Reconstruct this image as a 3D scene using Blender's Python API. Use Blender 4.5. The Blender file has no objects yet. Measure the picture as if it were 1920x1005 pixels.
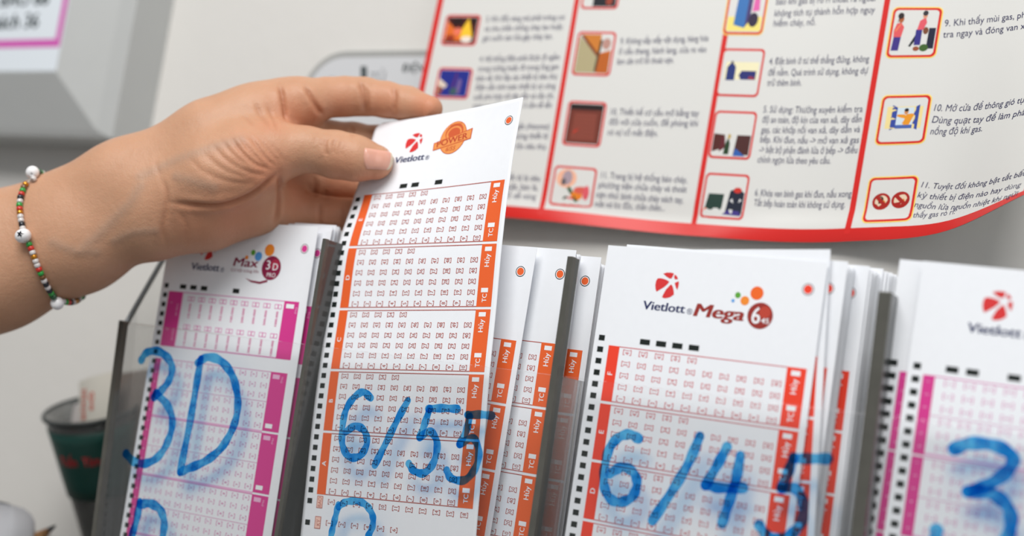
import bpy, math, random
import numpy as np
from mathutils import Matrix, Vector

# ------------------------------------------------------------------ camera, light, exposure
sc = bpy.context.scene
COL = sc.collection
FPX, DIST = 2560.0, 0.5247
YAW, PIT, ROL = math.radians(30.7), math.radians(6.475), math.radians(-8.39)
_fw = np.array([-math.sin(YAW)*math.cos(PIT), math.cos(YAW)*math.cos(PIT), math.sin(PIT)])
_r0 = np.array([math.cos(YAW), math.sin(YAW), 0.0]); _u0 = np.cross(_r0, _fw)
RT = math.cos(ROL)*_r0 - math.sin(ROL)*_u0
UP = math.sin(ROL)*_r0 + math.cos(ROL)*_u0
CAMP = -_fw*DIST
cd = bpy.data.cameras.new('camera'); cam = bpy.data.objects.new('camera', cd); COL.objects.link(cam)
M = Matrix(((RT[0], UP[0], -_fw[0], CAMP[0]), (RT[1], UP[1], -_fw[1], CAMP[1]), (RT[2], UP[2], -_fw[2], CAMP[2]), (0, 0, 0, 1)))
cam.matrix_world = M
cd.sensor_width = 36.0; cd.lens = FPX*36.0/1920.0; cd.clip_start = 0.02; cd.clip_end = 50
cd.dof.use_dof = True; cd.dof.focus_distance = 0.526; cd.dof.aperture_fstop = 5.0; cd.dof.aperture_blades = 0
sc.camera = cam

wd = bpy.data.worlds.new('world'); sc.world = wd; wd.use_nodes = True
wd.node_tree.nodes['Background'].inputs[0].default_value = (0.93, 0.97, 1.0, 1)
wd.node_tree.nodes['Background'].inputs[1].default_value = 0.27

def area(name, loc, target, sx, sy, power, color=(1, 1, 1)):
    l = bpy.data.lights.new(name, 'AREA'); l.shape = 'RECTANGLE'; l.size = sx; l.size_y = sy; l.energy = power; l.color = color
    o = bpy.data.objects.new(name, l); COL.objects.link(o); o.location = loc
    o.rotation_euler = (Vector(target)-Vector(loc)).to_track_quat('-Z', 'Y').to_euler()
    return o
area('ceiling_lamp', (0.14, -0.95, 1.00), (0, 0.03, 0), 1.1, 0.6, 22.5, (1.0, 0.985, 0.96))
area('room_window', (1.7, -1.1, 0.5), (0, 0, 0), 1.0, 1.0, 6.0, (0.95, 0.98, 1.0))

vs = sc.view_settings
vs.view_transform = 'Standard'; vs.look = 'None'; vs.gamma = 1.0; vs.use_curve_mapping = False; vs.exposure = 0.0
sc.cycles.max_bounces = 10; sc.cycles.transparent_max_bounces = 32
sc.cycles.caustics_reflective = False; sc.cycles.caustics_refractive = False

# ------------------------------------------------------------------ pixel <-> world helpers (1920x1005 frame)
def ray(px, py):
    return _fw + RT*(px-960.0)/FPX - UP*(py-502.5)/FPX
def on_y(px, py, y):                    # the point of the plane Y=y seen at that pixel
    d = ray(px, py); return CAMP + d*((y-CAMP[1])/d[1])
def on_x(px, py, x):
    d = ray(px, py); return CAMP + d*((x-CAMP[0])/d[0])
def at(px, py, d):                      # the point at distance d along the view axis
    return CAMP + ray(px, py)*d
def proj(P):
    v = np.asarray(P)-CAMP; d = v@_fw
    return np.stack([960+FPX*(v@RT)/d, 502.5-FPX*(v@UP)/d], -1)

# ------------------------------------------------------------------ materials
def srgb(r, g, b):
    f = lambda c: c/12.92 if c <= 0.04045 else ((c+0.055)/1.055)**2.4
    return (f(r/255), f(g/255), f(b/255), 1)
def mat(name, col, rough=0.6, spec=0.3, metal=0.0, noise=0.0, nscale=60.0, bump=0.0, bscale=400.0, sss=0.0, coat=0.0):
    m = bpy.data.materials.new(name); m.use_nodes = True
    nt = m.node_tree; b = nt.nodes['Principled BSDF']
    b.inputs['Base Color'].default_value = col; b.inputs['Roughness'].default_value = rough
    b.inputs['Specular IOR Level'].default_value = spec; b.inputs['Metallic'].default_value = metal
    b.inputs['Coat Weight'].default_value = coat
    if sss:
        b.inputs['Subsurface Weight'].default_value = sss
        b.inputs['Subsurface Radius'].default_value = (1.0, 0.4, 0.2); b.inputs['Subsurface Scale'].default_value = 0.004
    if noise or bump:
        tc = nt.nodes.new('ShaderNodeTexCoord')
    if noise:
        n = nt.nodes.new('ShaderNodeTexNoise'); n.inputs['Scale'].default_value = nscale; n.inputs['Detail'].default_value = 6
        nt.links.new(tc.outputs['Object'], n.inputs['Vector'])
        mx = nt.nodes.new('ShaderNodeMix'); mx.data_type = 'RGBA'
        mx.inputs[6].default_value = tuple(c*(1-noise) for c in col[:3])+(1,); mx.inputs[7].default_value = tuple(min(1, c*(1+noise)) for c in col[:3])+(1,)
        nt.links.new(n.outputs['Fac'], mx.inputs[0]); nt.links.new(mx.outputs[2], b.inputs['Base Color'])
    if bump:
        n2 = nt.nodes.new('ShaderNodeTexNoise'); n2.inputs['Scale'].default_value = bscale; n2.inputs['Detail'].default_value = 4
        nt.links.new(tc.outputs['Object'], n2.inputs['Vector'])
        bp = nt.nodes.new('ShaderNodeBump'); bp.inputs['Strength'].default_value = bump; bp.inputs['Distance'].default_value = 0.001
        nt.links.new(n2.outputs['Fac'], bp.inputs['Height']); nt.links.new(bp.outputs['Normal'], b.inputs['Normal'])
    return m
def clear(name, tint, gloss=0.06, rough=0.03, haze=0.0, hazecol=(0.6, 0.6, 0.6, 1)):
    m = bpy.data.materials.new(name); m.use_nodes = True; nt = m.node_tree; nt.nodes.clear()
    out = nt.nodes.new('ShaderNodeOutputMaterial'); t = nt.nodes.new('ShaderNodeBsdfTransparent'); t.inputs[0].default_value = tint
    g = nt.nodes.new('ShaderNodeBsdfGlossy'); g.inputs[1].default_value = rough; g.inputs[0].default_value = (1, 1, 1, 1)
    d = nt.nodes.new('ShaderNodeBsdfDiffuse'); d.inputs[0].default_value = hazecol
    m1 = nt.nodes.new('ShaderNodeMixShader'); m1.inputs[0].default_value = haze
    nt.links.new(t.outputs[0], m1.inputs[1]); nt.links.new(d.outputs[0], m1.inputs[2])
    m2 = nt.nodes.new('ShaderNodeMixShader'); fr = nt.nodes.new('ShaderNodeFresnel'); fr.inputs[0].default_value = 1.35
    mm = nt.nodes.new('ShaderNodeMath'); mm.operation = 'MULTIPLY'; mm.inputs[1].default_value = gloss/0.04
    mm.use_clamp = True
    nt.links.new(fr.outputs[0], mm.inputs[0]); nt.links.new(mm.outputs[0], m2.inputs[0])
    nt.links.new(m1.outputs[0], m2.inputs[1]); nt.links.new(g.outputs[0], m2.inputs[2]); nt.links.new(m2.outputs[0], out.inputs[0])
    return m

PAPER = mat('slip_paper', (0.84, 0.86, 0.90, 1), 0.55, 0.25, noise=0.02, nscale=300)
BLACK = mat('black_print', srgb(22, 30, 28), 0.6)
ORANGE = mat('orange_print', srgb(232, 100, 48), 0.55, 0.25)
ORLINE = mat('brown_red_print', srgb(178, 84, 74), 0.6)
RED = mat('red_print', srgb(238, 68, 46), 0.55, 0.25)
REDLINE = mat('rose_print', srgb(206, 92, 100), 0.6)
PINK = mat('magenta_print', srgb(212, 60, 142), 0.55, 0.25)
PINKLINE = mat('pink_print', srgb(214, 120, 176), 0.6)
PINKPALE = mat('pale_pink_print', srgb(232, 178, 212), 0.6)
RINGGREY = mat('grey_ring_print', srgb(120, 112, 116), 0.6)
NAVY = mat('navy_print', srgb(34, 44, 92), 0.6)
LOGORED = mat('logo_red_print', srgb(214, 52, 54), 0.6)
MEGA = mat('mega_brown_print', srgb(150, 48, 42), 0.6)
MAXC = mat('max_plum_print', srgb(136, 28, 66), 0.6)
BALLO = mat('ball_orange_print', srgb(238, 104, 38), 0.6)
BALLO2 = mat('ball_amber_print', srgb(240, 140, 48), 0.6)
BALLG = mat('ball_green_print', srgb(92, 164, 58), 0.6)
BALLB = mat('ball_blue_print', srgb(84, 156, 224), 0.6)
BADGE = mat('badge_amber_print', srgb(232, 150, 82), 0.6)
BADGED = mat('badge_rust_print', srgb(206, 92, 52), 0.6)
BADGEK = mat('badge_brick_print', srgb(186, 66, 44), 0.6)
WHITEINK = mat('white_print', (0.86, 0.87, 0.9, 1), 0.6)

# ------------------------------------------------------------------ generic builders
def prop(o, label=None, cat=None, group=None, kind=None):
    if label: o['label'] = label
    if cat: o['category'] = cat
    if group: o['group'] = group
    if kind: o['kind'] = kind
    return o
def empty(name, loc=(0, 0, 0)):
    o = bpy.data.objects.new(name, None); o.empty_display_size = 0.01; COL.objects.link(o); o.location = loc; return o
def meshobj(name, verts, faces, mats, idx=None, parent=None, smooth=False, loc=None):
    me = bpy.data.meshes.new(name); verts = np.asarray(verts, float)
    if parent is not None and loc is None:
        verts = verts - np.array(parent.location)
    if loc is not None:
        verts = verts - np.array(loc)
    me.from_pydata([tuple(v) for v in verts], [], [tuple(f) for f in faces])
    for m in (mats if isinstance(mats, (list, tuple)) else [mats]): me.materials.append(m)
    if idx is not None: me.polygons.foreach_set('material_index', np.asarray(idx, dtype=np.int32))
    if smooth: me.polygons.foreach_set('use_smooth', np.ones(len(me.polygons), dtype=bool))
    me.update()
    o = bpy.data.objects.new(name, me); COL.objects.link(o)
    if parent is not None: o.parent = parent
    if loc is not None: o.location = loc
    return o
def boxmesh(lo, hi):
    x0, y0, z0 = lo; x1, y1, z1 = hi
    v = [(x0, y0, z0), (x1, y0, z0), (x1, y1, z0), (x0, y1, z0), (x0, y0, z1), (x1, y0, z1), (x1, y1, z1), (x0, y1, z1)]
    f = [(0, 3, 2, 1), (4, 5, 6, 7), (0, 1, 5, 4), (1, 2, 6, 5), (2, 3, 7, 6), (3, 0, 4, 7)]
    return v, f
def bevel(o, w, seg=2):
    b = o.modifiers.new('bevel', 'BEVEL'); b.width = w; b.segments = seg; b.limit_method = 'ANGLE'; return o
def extrude_poly(poly, axis, a, b):
    """closed prism: poly is a list of 2D points, extruded between a and b on the named axis"""
    n = len(poly); v = []
    for h in (a, b):
        for p in poly:
            v.append({'x': (h, p[0], p[1]), 'y': (p[0], h, p[1]), 'z': (p[0], p[1], h)}[axis])
    f = [tuple(range(n))[::-1], tuple(range(n, 2*n))]
    f += [(i, (i+1) % n, n+(i+1) % n, n+i) for i in range(n)]
    return v, f

import bmesh
def cut(V, H, F, I, step):
    """divide the large flat faces of a sheet's artwork into cells so that they follow its bend"""
    big = []; sF = []; sI = []
    for f_, i_ in zip(F, I):
        e = np.ptp(V[list(f_)], axis=0).max()
        if e > step*0.8: big.append((f_, i_))
        else: sF.append(f_); sI.append(i_)
    bm = bmesh.new(); vm = {}
    for f_, i_ in big:
        vv = []
        for k in f_:
            if k not in vm: vm[k] = bm.verts.new((V[k, 0], V[k, 1], H[k]))
            vv.append(vm[k])
        try: bm.faces.new(vv).material_index = i_
        except ValueError: pass
    lo, hi = V.min(0), V.max(0)
    for ax in (0, 1):
        for x in np.arange(lo[ax]+step*0.5, hi[ax], step):
            bmesh.ops.bisect_plane(bm, geom=bm.verts[:]+bm.edges[:]+bm.faces[:], dist=1e-5, plane_co=(x, 0, 0) if ax == 0 else (0, x, 0), plane_no=(1, 0, 0) if ax == 0 else (0, 1, 0))
    bm.verts.index_update(); n = len(V)
    V2 = np.array([v.co[:2] for v in bm.verts]); H2 = np.array([v.co[2] for v in bm.verts])
    F2 = [tuple(v.index+n for v in f_.verts) for f_ in bm.faces]; I2 = [f_.material_index for f_ in bm.faces]; bm.free()
    return np.concatenate([V, V2]), np.concatenate([H, H2]), sF+F2, sI+I2
_tcache = {}
def textmesh(s, bold=0.0, res=3):
    """flat glyph outlines of a string: (verts Nx2, faces), size 1, left baseline at the origin"""
    k = (s, bold, res)
    if k in _tcache: return _tcache[k]
    if 'M' in s and len(s) > 1 and bold > 0:      # the capital M only tessellates cleanly without an outline offset
        V = np.zeros((0, 2)); F = []; bar = textmesh('|', 0.0, res)[0][:, 0].min()
        i = 0
        while i < len(s):
            j = i+1
            if s[i] != 'M':
                while j < len(s) and s[j] != 'M': j += 1
            v, f = textmesh(s[i:j], 0.0 if s[i] == 'M' else bold, res)
            if len(v):
                dx = (textmesh(s[:i]+'|', 0.0, res)[0][:, 0].max()-textmesh('|', 0.0, res)[0][:, 0].max()) if i else 0.0
                F = F+[tuple(q+len(V) for q in t) for t in f]; V = np.concatenate([V, v+np.array([dx, 0])])
            i = j
        _tcache[k] = (V, F); return V, F
    if s == 'M': bold = 0.0
    c = bpy.data.curves.new('t', 'FONT'); c.body = s; c.size = 1; c.resolution_u = res; c.offset = bold
    o = bpy.data.objects.new('t', c); COL.objects.link(o); bpy.context.view_layer.update()
    ev = o.evaluated_get(bpy.context.evaluated_depsgraph_get()); m = ev.to_mesh()
    V = np.array([v.co[:2] for v in m.vertices]).reshape(-1, 2); F = [tuple(p.vertices) for p in m.polygons]
    ev.to_mesh_clear(); bpy.data.objects.remove(o); bpy.data.curves.remove(c)
    _tcache[k] = (V, F); return V, F

class Print:
    """collects flat artwork in sheet millimetres (u right, v down) as layers of one mesh"""
    def __init__(self):
        self.V = []; self.H = []; self.F = []; self.I = []; self.mats = []; self.n = 0
    def mi(self, m):
        if m not in self.mats: self.mats.append(m)
        return self.mats.index(m)
    def add(self, V, F, m, h):
        V = np.asarray(V, float); k = self.mi(m)
        self.V.append(V); self.H.append(np.full(len(V), h)); self.F += [tuple(i+self.n for i in f) for f in F]
        self.I += [k]*len(F); self.n += len(V)
    def poly(self, pts, m, h=0.06): self.add(pts, [tuple(range(len(pts)))], m, h)
    def rect(self, u0, v0, u1, v1, m, h=0.05, step=None):
        if step is None: return self.poly([(u0, v0), (u0, v1), (u1, v1), (u1, v0)], m, h)
        nu = max(1, int(math.ceil(abs(u1-u0)/step))); nv = max(1, int(math.ceil(abs(v1-v0)/step)))
        g = [(u0+(u1-u0)*i/nu, v0+(v1-v0)*j/nv) for j in range(nv+1) for i in range(nu+1)]
        w = nu+1
        self.add(g, [(j*w+i, (j+1)*w+i, (j+1)*w+i+1, j*w+i+1) for j in range(nv) for i in range(nu)], m, h)
    def disc(self, u, v, r, m, h=0.06, ry=None, n=28):
        ry = ry or r
        self.poly([(u+r*math.cos(-2*math.pi*i/n), v+ry*math.sin(-2*math.pi*i/n)) for i in range(n)], m, h)
    def text(self, s, u, v, size, m, h=0.07, rot=0, sx=1.0, shear=0.0, bold=0.0, align='c', res=3, fit=None):
        if bold:      # heavier strokes: the same outline again, a hair to either side and a hair higher
            for q, dh in ((-1, 0.007), (1, 0.014)): self.text(s, u+(q*bold*size*0.9 if rot != 90 else 0), v+(q*bold*size*0.9 if rot == 90 else 0), size, m, h+dh, rot, sx, shear, 0.0, align, res, fit)
        V, F = textmesh(s, 0.0015 if res > 2 else 0.0, res)
        if len(V) == 0: return
        V = V.copy(); lo = V.min(0); hi = V.max(0)
        if align == 'c': V = V-np.array([(lo[0]+hi[0])/2, (lo[1]+hi[1])/2])
        elif align == 'l': V = V-np.array([lo[0], 0])
        V = V*size; V[:, 0] *= sx
        if fit: V[:, 0] *= fit/(V[:, 0].max()-V[:, 0].min())
        V[:, 0] += shear*V[:, 1]
        if rot == 90: V = np.stack([-V[:, 1], V[:, 0]], 1)            # reads upwards
        elif rot:
            a = math.radians(rot); V = V@np.array([[math.cos(a), math.sin(a)], [-math.sin(a), math.cos(a)]])
        self.add(np.stack([u+V[:, 0], v-V[:, 1]], 1), F, m, h)
    def arrays(self):
        return np.concatenate(self.V), np.concatenate(self.H), self.F, self.I

def number(P, s, u, v, m, dig=True):
    """a bracketed betting box: upright brackets, figures turned on their side"""
    t, a, b, hh = 0.26, 0.72, 1.68, 1.02
    for sg in (-1, 1):
        x = u+sg*b
        P.rect(min(x, x-sg*t), v-hh, max(x, x-sg*t), v+hh, m, 0.06)
        for w in (-1, 1):
            P.rect(min(x-sg*t, x-sg*a), v+w*hh if w < 0 else v+hh-t, max(x-sg*t, x-sg*a), v+w*hh+t if w < 0 else v+hh, m, 0.06)
    if dig: P.text(s, u, v, 2.5, m, 0.06, rot=90, sx=0.82, res=2, bold=0.0)

COLS = [13.9+6.3*i for i in range(10)]
PETALS = [[(278, 112), (330, 92), (375, 89), (418, 92), (431, 102), (420, 140), (404, 168), (378, 170), (330, 147)],
    [(444, 112), (470, 122), (488, 142), (502, 167), (460, 176), (441, 150)],
    [(514, 193), (523, 225), (522, 265), (512, 312), (490, 285), (460, 222)],
    [(408, 248), (426, 254), (446, 282), (464, 330), (474, 378), (425, 418), (380, 434), (345, 440), (308, 430), (322, 385), (350, 320)],
    [(208, 182), (245, 176), (290, 180), (345, 194), (383, 214), (360, 248), (320, 290), (218, 362), (198, 325), (187, 270), (191, 215)]]
def logo_ball(P, u, v, r, m):
    for q in PETALS: P.poly([(u+(a-358)/175.0*r, v+(b-264)/175.0*r) for a, b in q][::-1], m, 0.06)
def brand_block(P, u, v, k=1.0, red=LOGORED):
    logo_ball(P, u, v, 4.7*k, red)
    P.text('Vietlott', u-8.3*k, v+9.3*k, 4.4*k, NAVY, 0.06, bold=0.036, align='l', shear=0.08, fit=16.3*k)
    P.text('®', u+10.0*k, v+8.5*k, 2.9*k, NAVY, 0.06)
def header_marks(P, cols):
    for c in cols:
        u = 13.9+6.3*c; P.rect(u-1.95, 32.9, u+1.95, 34.9, BLACK)
def timing(P, v0, v1, skip=()):
    k = 0; v = v0
    while v < v1:
        if k not in skip: P.rect(1.75, v-1.02, 4.15, v+1.02, BLACK)
        k += 1; v += 4.233
def corner_dot(P, m, ring=BLACK):
    P.disc(77.2, 9.7, 2.1, ring, 0.05); P.disc(77.2, 9.7, 1.8, WHITEINK, 0.055); P.disc(77.2, 9.7, 1.5, m, 0.06)
def panel(P, v0, rows, letter, full, m, line, hgt, lastrow, step):
    P.rect(6.2, v0, 80.4, v0+0.32, line, 0.045, step); P.rect(6.2, v0+hgt-0.32, 80.4, v0+hgt, line, 0.045, step)
    P.rect(6.2, v0, 10.6, v0+hgt, m, 0.05, step); P.rect(73.6, v0, 80.4, v0+hgt, m, 0.05, step)
    P.text(letter, 8.3, v0+hgt*0.5, 2.8, WHITEINK, 0.08, rot=90, bold=0.02)
    P.rect(75.2, v0+1.1, 78.4, v0+2.8, WHITEINK, 0.08); P.text('Hủy', 77.0, v0+6.4, 3.0, WHITEINK, 0.08, rot=90, bold=0.018, fit=5.0)
    vb = v0+hgt
    P.rect(75.2, vb-7.3, 78.4, vb-5.6, WHITEINK, 0.08); P.text('TC', 77.0, vb-3.4, 2.9, WHITEINK, 0.08, rot=90, bold=0.018, fit=3.2)
    for r in range(rows):
        v = v0+1.9+4.19*r; tens = rows-1-r
        for c in range(10):
            n = tens*10+c+1
            if n > full: break
            number(P, str(n), COLS[c], v, line)
def big_ball(P, u, v, r, m, hl):
    P.disc(u, v, r, m, 0.06); P.disc(u+0.34*r, v-0.3*r, 0.45*r, hl, 0.065)
BALLHL = mat('ball_highlight_print', srgb(186, 66, 50), 0.6)
MAXHL = mat('plum_highlight_print', srgb(172, 44, 72), 0.6)

def art_mega(step=None):
    P = Print(); timing(P, 34.1, 185)
    header_marks(P, (1, 2, 3, 4)); corner_dot(P, RED, RINGGREY); brand_block(P, 25.6, 12.8)
    P.text('Mega', 46.8, 21.2, 6.6, MEGA, 0.06, bold=0.055, shear=0.24, fit=18.2)
    big_ball(P, 61.6, 20.3, 4.6, MEGA, BALLHL)
    P.text('6', 60.2, 20.3, 8.2, WHITEINK, 0.08, bold=0.015, sx=0.85); P.text('45', 63.6, 21.9, 2.6, WHITEINK, 0.08, bold=0.02, fit=2.8)
    P.disc(59.4, 12.6, 2.35, BALLO, 0.06); P.disc(55.4, 15.6, 1.6, BALLO2, 0.06); P.disc(52.6, 13.9, 1.05, BALLG, 0.06); P.disc(51.1, 16.0, 0.6, BALLB, 0.06)
    for i, L in enumerate('FEDCBA'):
        panel(P, 36.5+21.17*i, 5, L, 45, RED, REDLINE, 20.2, 5, step)
    return P
def art_power(step=None):
    P = Print(); timing(P, 38.33, 176, skip=(31,))
    header_marks(P, (2, 3, 5)); corner_dot(P, ORANGE, BLACK); brand_block(P, 25.6, 12.8)
    P.disc(47.5, 13.2, 7.2, BADGED, 0.05, 7.9, 36); P.disc(47.5, 13.2, 6.9, BADGE, 0.055, 7.6, 36)
    P.disc(47.5, 10.6, 4.9, BADGED, 0.06, 4.2); P.disc(47.5, 11.2, 4.2, BADGE, 0.065, 3.6); P.disc(47.5, 11.0, 3.3, BADGED, 0.07, 2.6)
    P.text('JACKPOT', 47.5, 7.2, 1.6, BADGED, 0.072, bold=0.02, fit=6.5)
    P.poly([(37.2, 14.6), (37.6, 18.4), (57.8, 15.2), (57.6, 10.0)][::1], BADGED, 0.075)
    P.poly([(37.7, 15.0), (38.0, 17.9), (57.3, 14.8), (57.1, 10.6)][::1], BADGE, 0.08)
    P.text('POWER', 47.4, 14.4, 4.2, BADGEK, 0.10, bold=0.03, fit=16.4, rot=8)
    P.text('6/55', 47.6, 18.5, 3.0, BADGED, 0.09, bold=0.01, shear=0.2)
    for i, L in enumerate('EDCBA'):
        panel(P, 36.5+25.4*i, 6, L, 55, ORANGE, ORLINE, 24.4, 5, step)
    v = 36.5+127
    for k, s in enumerate(('5', '7', '8', '9', '10', '11', '12', '13', '14', '15', '18')):
        number(P, s, 13.9+6.3*k, v+1.6, ORLINE)
    for k in range(6): number(P, str(k+1), 13.9+6.3*k, v+9.8, ORLINE)
    for s, vv in (('BAO', v+2.0), ('KỲ', v+10.0)):
        P.rect(6.6, vv-2.4, 9.6, vv+2.4, ORLINE, 0.05); P.rect(6.85, vv-2.15, 9.35, vv+2.15, PALEOR, 0.055); P.text(s, 8.1, vv, 2.4, ORLINE, 0.06, rot=90, sx=0.8)
    return P
PALEOR = mat('pale_salmon_print', srgb(242, 200, 186), 0.6)
def xrows(P, v0, nrow, u0, first=1):
    for r in range(nrow):
        for c in range(10):
            u = u0+6.1*c
            number(P, 'x', u, v0+4.15*r, PINKLINE, False)
            P.text(str((c+first) % 10), u, v0+4.15*r, 2.1, PINKLINE, 0.06, rot=90, sx=0.8, res=1, bold=0.01)
def pink_lower(P, v, u0=5.2, u1=72.6, u2=80.4):
    """a block of six rows of boxes, ruled in two halves"""
    P.rect(u0, v, u0+3.8, v+25.4, PINK, 0.05); P.rect(u1, v, u2, v+24.6, PINK, 0.05)
    P.rect(u0+3.8, v, u1, v+0.28, PINKLINE, 0.045); P.rect(u0+3.8, v+12.5, u1, v+12.7, PINKLINE, 0.045); P.rect(u0+3.8, v+24.5, u1, v+25.4, PINKPALE, 0.045)
    P.rect(u1+1.3, v+1.0, u1+5.0, v+2.8, PINKPALE, 0.08); P.text('Huỷ', u1+6.4, v+3.0, 1.5, PINKPALE, 0.08, rot=-90); P.rect(u1+1.3, v+21.5, u1+5.0, v+23.3, WHITEINK, 0.08)
    for k in range(6): P.text(str(k+1), u0+1.9, v+2+4.15*k, 1.6, PINKPALE, 0.08, rot=90)
    xrows(P, v+1.9, 6, u0+8.6)
def art_max():
    P = Print(); timing(P, 29.8, 185)
    for u in (12.9, 19.0, 25.2, 43.6): P.rect(u-1.85, 28.8, u+1.85, 30.8, BLACK)
    corner_dot(P, PINK, RINGGREY); brand_block(P, 24.0, 12.6)
    P.text('Max', 46.8, 17.2, 5.4, MAXC, 0.06, bold=0.034, shear=0.2, fit=13.5); P.text('Cơ hội trúng lớn', 46.6, 20.9, 1.9, MAXC, 0.06, fit=15.5)
    big_ball(P, 61.0, 18.8, 5.2, MAXC, MAXHL); P.text('3', 59.2, 17.6, 5.6, WHITEINK, 0.08, bold=0.01); P.text('D', 63.2, 18.2, 4.3, WHITEINK, 0.08, bold=0.01); P.text('PRO', 61.5, 21.8, 2.6, WHITEINK, 0.08, fit=4.8)
    P.poly([(47.5, 23.8), (51, 25.5), (56, 26.0), (60, 24.9), (60, 23.8), (56, 25.0), (51, 24.7)], MAXC, 0.06)
    P.disc(58.6, 11.2, 2.6, BALLO2, 0.06); P.disc(53.0, 14.2, 2.0, BALLB, 0.06); P.disc(49.8, 12.7, 1.2, BALLG, 0.06); P.disc(46.6, 15.0, 0.9, BALLO2, 0.06)
    v = 32.2
    P.rect(5.0, v, 78.8, v+0.35, PINKLINE, 0.045); P.rect(5.0, v+23.9, 78.8, v+24.4, PINKLINE, 0.045)
    P.rect(5.0, v, 13.4, v+24.4, PINK, 0.05); P.rect(70.9, v, 78.8, v+24.4, PINK, 0.05)
    P.rect(72.2, v+1.2, 76.4, v+3.0, WHITEINK, 0.08); P.text('Huỷ', 77.7, v+3.8, 1.6, PINKPALE, 0.08, rot=-90)
    P.text('3D PRO', 11.4, v+8.0, 1.6, PINKPALE, 0.08, rot=90); P.text('3D PRO', 11.4, v+19, 1.6, PINKPALE, 0.08, rot=90); P.text('1', 7.6, v+5, 2, PINKPALE, 0.08, rot=90); P.text('2', 7.6, v+17, 2, PINKPALE, 0.08, rot=90)
    for rr in (0, 1):
        for c in range(9):
            u = 18.8+6.15*c; vv = v+2.7+12.4*rr
            for w in (-0.95, 0.95):
                P.rect(u+w-0.95, vv-1.0, u+w+0.95, vv+1.0, PINKLINE, 0.05); P.rect(u+w-0.65, vv-0.7, u+w+0.65, vv+0.7, WHITEINK, 0.055)
            P.text(('10', '20', '30', '50', '100', '200', '300', '500', '1000')[c]+'.000', u, vv+5.2, 1.7, PINK, 0.06, rot=90, bold=0.02, fit=6.3)
    P.rect(13.4, v, 13.9, v+24.4, PINKPALE, 0.045)
    for k in range(4): pink_lower(P, v+30.0+25.4*k, 3.2, 69.6, 78.4)
    return P
def art_max_plain():
    P = Print(); timing(P, 34.1, 185)
    header_marks(P, (0, 1, 3)); corner_dot(P, PINK, RINGGREY); brand_block(P, 25.0, 12.0)
    P.text('Max', 47.0, 18.6, 5.2, MAXC, 0.06, bold=0.05, shear=0.2, fit=14.5); big_ball(P, 59.4, 19.0, 5.3, MAXC, MAXHL)
    P.rect(6.2, 36.5, 80.4, 36.8, PINKLINE, 0.045)
    for k in range(5): pink_lower(P, 36.6+26.0*k)
    return P

SW, SH, ST = 82.8, 186.0, 0.16     # slip width, length, paper thickness (mm)
def slip_mesh(name, P):
    V, H, F, I = P.arrays(); n0 = len(V)
    X = np.stack([V[:, 0], -H, -V[:, 1]], 1)/1000
    bv, bf = boxmesh((0, 0, -SH/1000), (SW/1000, ST/1000, 0))
    X = np.concatenate([X, np.array(bv)]); mats = P.mats+[PAPER]
    F = F+[tuple(i+n0 for i in f) for f in bf]; I = I+[len(mats)-1]*6
    me = bpy.data.meshes.new(name); me.from_pydata([tuple(p) for p in X], [], F)
    for m in mats: me.materials.append(m)
    me.polygons.foreach_set('material_index', np.asarray(I, dtype=np.int32)); me.update(); return me

# ------------------------------------------------------------------ the room
WALLY = 0.115
wallm = mat('painted_wall', (0.67, 0.655, 0.628, 1), 0.8, 0.2, noise=0.05, nscale=7, bump=0.25, bscale=90)
v, f = boxmesh((-1.6, WALLY, -0.9), (1.2, WALLY+0.1, 1.4))
prop(meshobj('wall_back', v, f, wallm, loc=(0, WALLY, 0)), kind='structure', label='light grey painted wall behind everything')

ct = -0.160
v, f = boxmesh((-1.3, -0.16, ct-0.03), (1.0, WALLY, ct))
counter = bevel(meshobj('counter', v, f, mat('counter_laminate', (0.22, 0.21, 0.2, 1), 0.5, 0.4, noise=0.05), loc=(0, 0, ct-0.03)), 0.003)
prop(counter, 'grey laminate counter against the wall carrying the clear slip holder', 'counter')

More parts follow.
